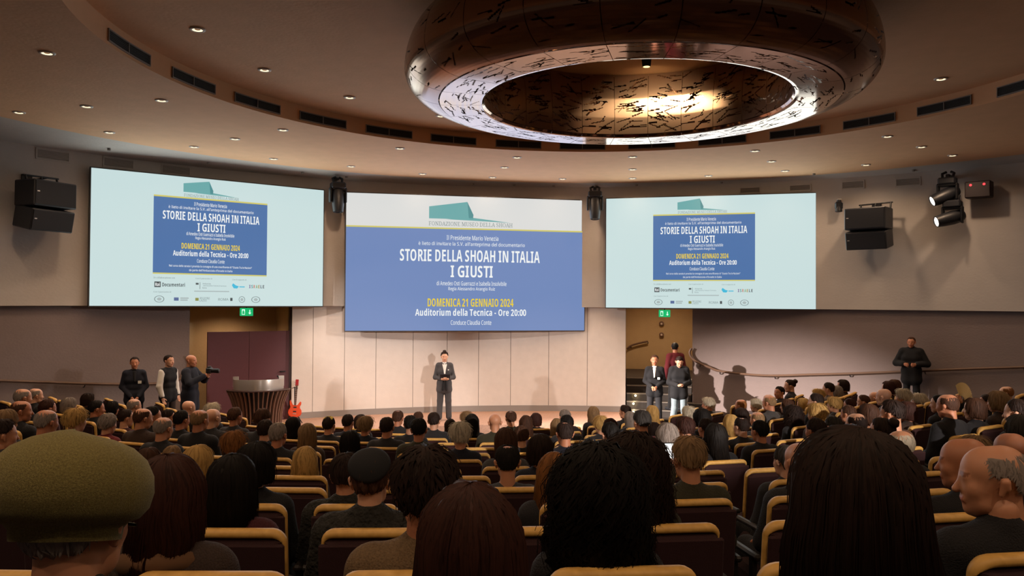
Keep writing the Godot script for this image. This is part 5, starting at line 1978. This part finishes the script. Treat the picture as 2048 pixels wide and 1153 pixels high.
func build_audience() -> void:
	var rows := {}
	var sitter := {}
	var n := 0
	for line in AUDIENCE.strip_edges().split("\n"):
		var q := line.split(" ")
		var i := int(q[0])
		var px := float(q[1])
		var style := q[3]
		var r := row_radius(i) - 0.19
		var p := on_round(px, float(q[2]), FOC, r, true)
		var ang := atan2(p.x - FOC.x, p.z - FOC.y)
		var fl := row_floor(i, p.x, p.z)
		var tall := {"S": 0.011, "P": 0.024, "M": 0.018, "L": 0.015, "C": 0.045, "CAP": 0.055, "LX": 0.028, "LY": 0.016, "B": -0.002, "F": -0.001, "CS": 0.022}
		var full: float = 1.245 + tall.get(style, 0.012)
		var want := p.y - fl
		var s := clampf(want / full, 0.90, 1.10)
		var rest := clampf(want - full * s, -0.12, 0.12)
		if style == "C": style = "CG" if q[4] == "grey" else ("CB" if i <= 1 else "C")
		if style == "F" and q[4] in ["dark", "brown", "black"] and px > 500.0 and px < 1560.0: style = "T" if n % 2 else "S"
		if style == "S" and n % 3 == 0: style = "S2"
		var female := style in ["P", "M", "L", "W", "C", "CB", "CG", "LX", "LY", "LF", "U"]
		var w := 0.9 if female else 1.05
		var yaw := float(q[6])
		if px > 1480.0: yaw = maxf(yaw - 40.0, 0.0) if i > 1 else yaw
		if px < 400.0: yaw = minf(yaw + 35.0, 0.0)
		var ys := int(round(yaw / 15.0))
		var row: String = ORD[12 - i]
		var hw: String = STYLE_WORD[style]
		if hw.contains("%s"): hw = hw % HAIR_WORD[q[4]]
		var label := "person with %s, %s, %s row from stage" % [hw, CLOTH_WORD[q[5]], row]
		var t := thing("person", label, "person", Vector3(p.x, fl + rest, p.z), ang, "audience seated in the %s row" % row)
		t.scale = Vector3.ONE * s
		var j := seated_joints(w)
		if q.size() > 7:   # one hand raised to a point given by its pixel
			var rx := q[7].split(",")
			var target := at_depth(float(rx[1]), float(rx[2]), -p.z + float(rx[3]))
			var loc := t.transform.affine_inverse() * target
			var k: String = rx[0]
			j["wr" + k] = loc
			j["raise" + k] = true
			j["el" + k] = (j["sh" + k] + loc) * 0.5 + Vector3(0.05 if k == "R" else -0.05, -0.13, 0.03)
			put("body", body_mesh(j, deg_to_rad(15.0 * ys), 0.0, 0.016, k), skin_material(n), t)
			put("jacket", coat_mesh(j, 0.02), cloth_material(q[5]), t)
			t.set_meta("hand", target)
			raised[k + q[1]] = [target, t]
		else:
			put("body", seated_mesh("body", w, ys), skin_material(n), t)
			put("jacket", seated_mesh("thick" if q[5] in ["quilt", "furcoat", "greygreen", "olivecoat"] else ("knit" if q[5] in ["greyknit", "crimson", "rust", "darkred"] else "coat"), w, 0), cloth_material(q[5]), t)
		put("trousers", seated_mesh("trousers", 1.0, 0), cloth_material("charcoal" if n % 2 else "black"), t)
		put("shoes", seated_mesh("shoes", 1.0, 0), mats["dark plastic"], t)
		dress_head(t, head_at(j, deg_to_rad(15.0 * ys)), style, q[4])
		if q[5] in ["furcoat", "red", "rose"]:
			var col := MB.new()
			var ring := []
			var rad := []
			for k in 25:
				var a := TAU * k / 24.0
				ring.append(j.neck + Vector3(sin(a) * 0.105, 0.0 + 0.02 * cos(a), cos(a) * 0.1 + 0.01))
				rad.append(0.034 + 0.006 * sin(a * 7.0))
			col.tube(ring, rad, 10, false)
			put("scarf" if q[5] == "red" else "collar", col.mesh(), mat("fur", Color("5f432c"), 1.0) if q[5] == "furcoat" else cloth_material(q[5]), t)
		if not rows.has(i): rows[i] = []
		rows[i].append(ang)
		sitter["%d %.4f" % [i, ang]] = "%s, %s" % [hw, CLOTH_WORD[q[5]]]
		n += 1
	# seats: one under each person, empty ones in the gaps; the first rows follow their own regular spacing
	for i in range(0, 13):
		var list: Array = rows.get(i, []).duplicate()
		var r := row_radius(i)
		var fixed := {0: [1250.0, 415.0], 1: [753.0, 293.0], 2: [1390.0, 226.0]}
		if fixed.has(i):
			for k in range(-9, 10):
				var px: float = fixed[i][0] + fixed[i][1] * k
				if px < -260.0 or px > 2260.0: continue
				var p := on_round(px, 1000.0, FOC, r, true)
				var a := atan2(p.x - FOC.x, p.z - FOC.y)
				var who := ""
				for b in list:
					if absf(a - b) * r < 0.32: who = sitter["%d %.4f" % [i, b]]
				make_seat(i, a, who)
			continue
		list.sort()
		var lim := []
		for px in [-40.0, 2088.0]:
			var p := on_round(px, 860.0, FOC, r, true)
			lim.append(clampf(atan2(p.x - FOC.x, p.z - FOC.y), -1.2, 1.25))
		while lim[1] > 0.2 and Vector2(FOC.x + sin(lim[1]) * r, FOC.y + cos(lim[1]) * r).distance_to(WC) > 11.7: lim[1] -= 0.01
		while lim[0] < -0.2 and Vector2(FOC.x + sin(lim[0]) * r, FOC.y + cos(lim[0]) * r).distance_to(WC) > 11.7: lim[0] += 0.01
		var pts: Array = [minf(lim[0], list[0])] + list + [maxf(lim[1], list[-1])]
		for k in pts.size() - 1:
			var gap: float = (pts[k + 1] - pts[k]) * r
			var m := int(floor(gap / 0.58)) - 1
			for s in m:
				make_seat(i, lerpf(pts[k], pts[k + 1], (s + 1.0) / (m + 1.0)), "")
		for a in list:
			make_seat(i, a, sitter["%d %.4f" % [i, a]])

var raised := {}

func fan_paper() -> StandardMaterial3D:
	var m := mat("fan paper", Color("f0dfb8"), 0.8)
	m.backlight_enabled = true
	m.backlight = Color("c8b890")
	return m

func build_held_things() -> void:
	for k in raised:
		var target: Vector3 = raised[k][0]
		if k == "L1378":
			var t := thing("phone", "lit phone held up in the hand of the sandy-haired man in olive", "phone", target + Vector3(0.0, 0.075, -0.03), 0.1)
			var mb := MB.new()
			bx(mb, Vector3(0, 0.0, 0), Vector3(0.074, 0.15, 0.009), 0.004)
			put("case", mb.mesh(), mats["dark plastic"], t)
			mb = MB.new()
			bx(mb, Vector3(0, 0.0, 0.005), Vector3(0.066, 0.138, 0.002), 0.0)
			put("screen", mb.mesh(), glow("phone screen", Color("f4f2ee"), 1.3), t)
		else:
			var t := thing("hand_fan", "open cream pleated hand fan held up by the far seated audience", "fan", target + Vector3(0, 0.02, 0), 0.5)
			var N := 22
			for s in N:
				var mb := MB.new()
				var a := lerpf(-0.5, 1.9, float(s) / N)
				var b := lerpf(-0.5, 1.9, float(s + 1) / N)
				var zc := 0.008
				var A := func(an: float, r: float, z: float) -> Vector3: return Vector3(sin(an) * r, cos(an) * r, z)
				var m := (a + b) / 2.0
				for half in [[a, m, 0.0, zc], [m, b, zc, 0.0]]:
					mb.poly([A.call(half[0], 0.07, half[2]), A.call(half[1], 0.07, half[3]), A.call(half[1], 0.245, half[3]), A.call(half[0], 0.245, half[2])], Vector3.BACK)
					mb.poly([A.call(half[0], 0.07, half[2] - 0.001), A.call(half[1], 0.07, half[3] - 0.001), A.call(half[1], 0.245, half[3] - 0.001), A.call(half[0], 0.245, half[2] - 0.001)], Vector3.FORWARD)
				put("pleat", mb.mesh(), fan_paper(), t)
			var ribs := MB.new()
			for s in N / 2 + 1:
				var a := lerpf(-0.5, 1.9, float(s) / (N / 2))
				ribs.tube([Vector3.ZERO, Vector3(sin(a) * 0.1, cos(a) * 0.1, 0.002)], [0.003], 5)
			put("ribs", ribs.mesh(), mat("fan rib", Color("7a5430"), 0.5), t)

# ---------------------------------------------------------------- standing people

func stander(label: String, foot_at: Vector3, head_y: float, look: float, j: Dictionary, o: Dictionary) -> Node3D:
	var t := thing("person", label, "person", foot_at, look)
	var top: float = j.head.y + 0.117 + o.get("hair_top", 0.01)
	t.scale = Vector3.ONE * clampf((head_y - foot_at.y) / top, 0.85, 1.15)
	var hy: float = o.get("yaw", 0.0)
	var hp: float = o.get("pitch", 0.0)
	put("body", body_mesh(j, hy, hp, 0.016, o.get("grip", "")), skin_material(o.get("skin", 0)), t)
	put("jacket", coat_mesh(j, o.get("bulk", 0.016), o.get("hem", 0.12), o.get("collar", 0.006)), cloth_material(o.jacket), t)
	put("trousers", trousers_mesh(j, 0.01, o.get("wide", 0.006)), cloth_material(o.trousers) if not o.has("jeans") else textured("jeans", Color("8fa0a8"), 0.9, 0.3, noise_tex(0.1, 51, false, 128, Color(0.7, 0.7, 0.7), Color.WHITE), null, 0.5, false), t)
	put("shoes", shoes_mesh(j), mats["dark plastic"], t)
	if o.has("hair"):
		dress_head(t, head_at(j, hy, hp), o.hair[0], o.hair[1])
	return t

func shirt(t: Node3D, j: Dictionary, m: Material, wide := 0.03, low := 0.6) -> void:
	var P := []
	var a: Vector3 = j.neck + Vector3(0, -0.01, -0.08)
	var b: Vector3 = j.chest.lerp(j.pelvis, low - 0.4) + Vector3(0, 0, -0.137)
	P.append([a + Vector3(-wide, 0, 0), b, 0.016, 0.01])
	P.append([a + Vector3(wide, 0, 0), b, 0.016, 0.01])
	P.append([a, b, 0.02, 0.012])
	P.append([j.neck + Vector3(-0.03, 0.03, -0.045), j.neck + Vector3(0.03, 0.03, -0.045), 0.024, 0.024])
	var mb := MB.new()
	mb.arrays(nets(P, 0.02, 0.009))
	put("shirt", mb.mesh(), m, t)

func badge(t: Node3D, at: Vector3, s := 0.05) -> void:
	var mb := MB.new()
	bx(mb, at, Vector3(s, s * 0.9, 0.006), 0.002)
	put("name_badge", mb.mesh(), mat("badge white", Color("d8d8d4"), 0.5), t)

func build_standing() -> void:
	var white := mat("white cotton", Color("e2ddd6"), 0.8)
	# presenter
	var p := at_y(888.0, 841.0, 0.0)
	var j := standing_joints(0.92)
	for s in [[-1.0, "L"], [1.0, "R"]]:
		j["el" + s[1]] = Vector3(s[0] * 0.235, 1.10, -0.01)
		j["wr" + s[1]] = Vector3(s[0] * 0.085, 1.08, -0.24)
		j["palm" + s[1]] = Vector3(-s[0] * 0.6, 0.8, 0)
		j["hip" + s[1]] = Vector3(s[0] * 0.085, 0.92, 0)
		j["kn" + s[1]] = Vector3(s[0] * 0.105, 0.5, -0.01)
		j["an" + s[1]] = Vector3(s[0] * 0.125, 0.085, 0.02)
	j.anR = Vector3(0.13, 0.085, -0.06)
	CLOTH_EXTRA("presenter grey", Color("4d4a4c"))
	var turn := face(p, Vector3(0, 0, 0)) + 0.06
	var t := stander("woman presenter in a dark grey trouser suit standing on the stage with a black folder", p, at_depth(885.0, 703.0, -p.z).y, turn, j, {"jacket": "presenter grey", "trousers": "presenter grey", "hair": ["S2", "dark"], "skin": 2, "hem": 0.17, "collar": -0.022, "wide": 0.012, "grip": "LR", "hair_top": 0.03, "pitch": -0.06})
	shirt(t, j, white, 0.045, 0.62)
	put("bun", hair_styles["bun"], hair_material("dark"), t, head_at(j, 0.0, -0.06) * Transform3D(Basis(), Vector3(0, 0.14, 0.01)))
	badge(t, Vector3(-0.095, 1.30, -0.125), 0.03)
	var sash := MB.new()
	sash.arrays(nets([[Vector3(-0.03, 1.02, -0.125), Vector3(-0.05, 0.80, -0.155), 0.02, 0.03], [Vector3(0.03, 1.02, -0.125), Vector3(0.05, 0.80, -0.155), 0.02, 0.03]], 0.03, 0.01))
	put("blouse_front", sash.mesh(), cloth_material("black"), t)
	var fo := t.transform * Vector3(0, 1.135, -0.27)
	var folder := thing("folder", "black folder held open by the presenter on the stage", "folder", fo, turn)
	var mb := MB.new()
	bx(mb, Vector3.ZERO, Vector3(0.25, 0.17, 0.014), 0.004, Vector3(-0.5, 0, 0))
	put("cover", mb.mesh(), mats["dark plastic"], folder)
	mb = MB.new()
	bx(mb, Vector3(0, 0.005, 0.011), Vector3(0.22, 0.15, 0.004), 0.0, Vector3(-0.5, 0, 0))
	put("pages", mb.mesh(), white, folder)
	# suited man by the stairs
	p = at_depth(1309.0, 800.0, 20.05)
	p.y = FLOOR0
	j = standing_joints(0.95)
	for s in [[-1.0, "L"], [1.0, "R"]]:
		j["el" + s[1]] = Vector3(s[0] * 0.225, 1.12, 0.03)
		j["wr" + s[1]] = Vector3(s[0] * 0.05, 1.0, -0.22)
		j["palm" + s[1]] = Vector3(-s[0], 0, 0.6)
	t = stander("man in a dark suit and tie with a white badge, hands clasped, beside the stairs", p, at_depth(1308.0, 711.0, -p.z).y, face(p, Vector3(-0.5, 0, 0)), j, {"jacket": "suit", "trousers": "charcoal", "hair": ["S", "brown"], "skin": 1, "collar": -0.022, "grip": "LR"})
	shirt(t, j, white, 0.025, 0.5)
	var tie := MB.new()
	tie.arrays(nets([[Vector3(0, 1.41, -0.075), Vector3(0, 1.2, -0.142), 0.014, 0.018]], 0.01, 0.008))
	put("tie", tie.mesh(), cloth_material("black"), t)
	badge(t, Vector3(-0.10, 1.20, -0.13), 0.06)
	# man in jeans looking at his phone
	p = at_depth(1358.0, 800.0, 19.75)
	p.y = FLOOR0
	j = standing_joints(0.97)
	for s in [[-1.0, "L"], [1.0, "R"]]:
		j["el" + s[1]] = Vector3(s[0] * 0.23, 1.10, 0.02)
		j["wr" + s[1]] = Vector3(s[0] * 0.05, 1.06, -0.27)
		j["palm" + s[1]] = Vector3(-s[0] * 0.5, 0.9, 0)
		j["an" + s[1]] = Vector3(s[0] * 0.16, 0.085, 0.02 + 0.05 * s[0])
	j.head = Vector3(0, 1.585, -0.06)
	turn = face(p, Vector3(2.5, 0, 0))
	t = stander("man in a black jacket and pale jeans bent over a phone beside the stairs", p, at_depth(1364.0, 715.0, -p.z).y, turn, j, {"jacket": "black", "trousers": "charcoal", "jeans": true, "hair": ["S", "dark"], "skin": 2, "hem": 0.14, "bulk": 0.02, "collar": 0.02, "pitch": -0.5, "grip": "LR", "hair_top": -0.01})
	var ph := thing("phone", "dark phone in the hands of the man in pale jeans", "phone", t.transform * Vector3(0, 1.09, -0.32), turn)
	mb = MB.new()
	bx(mb, Vector3.ZERO, Vector3(0.075, 0.15, 0.01), 0.004, Vector3(-0.7, 0, 0))
	put("case", mb.mesh(), mats["dark plastic"], ph)
	mb = MB.new()
	bx(mb, Vector3(0, 0.004, 0.005), Vector3(0.066, 0.138, 0.002), 0.0, Vector3(-0.7, 0, 0))
	put("screen", mb.mesh(), mat("dim phone glass", Color("30343c"), 0.15), ph)
	# man in a red jacket climbing the stairs
	p = on_round(1350.0, 800.0, WC, 13.22)
	p.y = FLOOR0 + 0.36
	j = standing_joints(1.06)
	j.anL.z = -0.05
	t = stander("man in a dark red jacket and black cap on the stairs, seen from behind", p, at_depth(1358.0, 686.0, -p.z).y, 0.35, j, {"jacket": "crimson", "trousers": "black", "hair": ["S", "black"], "skin": 1, "hem": 0.15, "bulk": 0.03, "yaw": -0.7, "hair_top": 0.02})
	mb = MB.new()
	mb.lathe([Vector2(0.001, 0.125), Vector2(0.05, 0.118), Vector2(0.085, 0.085), Vector2(0.1, 0.045), Vector2(0.1, 0.02)], 24)
	put("cap", mb.mesh(), mats["dark plastic"], t, head_at(j, -0.7) * Transform3D(Basis.from_scale(Vector3(0.95, 1.05, 1.1)), Vector3(0, 0.01, 0.0)))
	# suited man on the lectern side
	p = polar(WC, 12.3, deg_to_rad(-44.3), 0.0)
	p = at_depth(268.0, 800.0, 16.4)
	p.y = 0.05
	j = standing_joints(0.98)
	for s in [[-1.0, "L"], [1.0, "R"]]:
		j["el" + s[1]] = Vector3(s[0] * 0.235, 1.12, 0.03)
		j["wr" + s[1]] = Vector3(s[0] * 0.06, 0.9, -0.2)
		j["palm" + s[1]] = Vector3(-s[0], 0, 0.6)
	t = stander("man in a navy suit with a pale chest badge standing by the lectern-side wall", p, at_depth(270.0, 715.0, 16.4).y, face(p, Vector3(1.0, 0, 0)), j, {"jacket": "navy", "trousers": "navy", "hair": ["S", "dark"], "skin": 1, "grip": "LR"})
	shirt(t, j, cloth_material("black"), 0.02, 0.45)
	badge(t, Vector3(-0.10, 1.22, -0.13), 0.07)
	# man in a vest and white sleeves, in profile
	p = at_depth(336.0, 800.0, 16.6)
	p.y = 0.05
	j = standing_joints(1.0)
	j.elR = Vector3(0.25, 1.1, 0.0); j.wrR = Vector3(0.22, 0.87, -0.06)
	turn = -PI / 2 - 0.35
	t = stander("man in a dark vest with white shirt sleeves turned towards the cameraman", p, at_depth(338.0, 711.0, 16.6).y, turn, j, {"jacket": "vest black", "trousers": "brown", "hair": ["S", "dark"], "skin": 2, "hem": 0.1})
	var sl := MB.new()
	sl.arrays(nets(arm(j, 0.02, 0.85), 0.03, 0.014))
	put("sleeves", sl.mesh(), white, t)
	# bald cameraman
	p = at_depth(380.0, 800.0, 16.2)
	p.y = 0.02
	j = standing_joints(1.04)
	j.elL = Vector3(-0.30, 1.22, -0.14); j.wrL = Vector3(-0.06, 1.34, -0.34)
	j.elR = Vector3(0.30, 1.20, -0.14); j.wrR = Vector3(0.08, 1.34, -0.34)
	j.palmL = Vector3(1, 0, 0); j.palmR = Vector3(-1, 0, 0)
	turn = -PI / 2 - 0.1
	t = stander("bald man in dark navy clothes holding a camera up beside the lectern", p, at_depth(374.0, 711.0, 16.2).y, turn, j, {"jacket": "navy", "trousers": "navy", "skin": 1, "hem": 0.25, "bulk": 0.03, "grip": "LR", "hair_top": 0.0})
	var cam := thing("video_camera", "black camera held up by the bald man in navy", "camera", t.transform * Vector3(0, 1.44, -0.40), turn)
	mb = MB.new()
	bx(mb, Vector3(0, 0, 0), Vector3(0.14, 0.11, 0.10), 0.015)
	bx(mb, Vector3(0, 0.07, 0), Vector3(0.05, 0.04, 0.07), 0.01)
	put("body", mb.mesh(), mats["dark plastic"], cam)
	mb = MB.new()
	mb.tube([Vector3(0, -0.005, -0.05), Vector3(0, -0.005, -0.2)], [0.042, 0.048], 16)
	put("lens", mb.mesh(), mats["black metal"], cam)
	# man in black against the far wall
	p = on_round(1823.0, 800.0, WC, WR - 0.25)
	p.y = ramp_right(atan2(p.x - WC.x, -(p.z - WC.y)))
	j = standing_joints(1.1)
	for s in [[-1.0, "L"], [1.0, "R"]]:
		j["el" + s[1]] = Vector3(s[0] * 0.33, 1.13, 0.02)
		j["wr" + s[1]] = Vector3(s[0] * 0.14, 1.12, -0.17)
		j["palm" + s[1]] = Vector3(-s[0], 0, 0.4)
	stander("man in a black jacket with hands at his front, standing against the far wall", p, at_depth(1820.0, 675.0, -p.z).y, face(p, Vector3(-1.0, 0, -4.0)), j, {"jacket": "black", "trousers": "black", "hair": ["S", "brown"], "skin": 1, "hem": 0.2, "bulk": 0.04, "collar": 0.03, "grip": "LR"})

func CLOTH_EXTRA(key: String, c: Color) -> void:
	cloth_material("charcoal")
	textured("cloth " + key, c, 0.85, 0.25, mats["weave"].albedo_texture, mats["weave"].normal_texture, 0.3, false)
	if not mats.has("cloth vest black"):
		textured("cloth vest black", Color("17161a"), 0.9, 0.25, mats["weave"].albedo_texture, mats["weave"].normal_texture, 0.4, false)
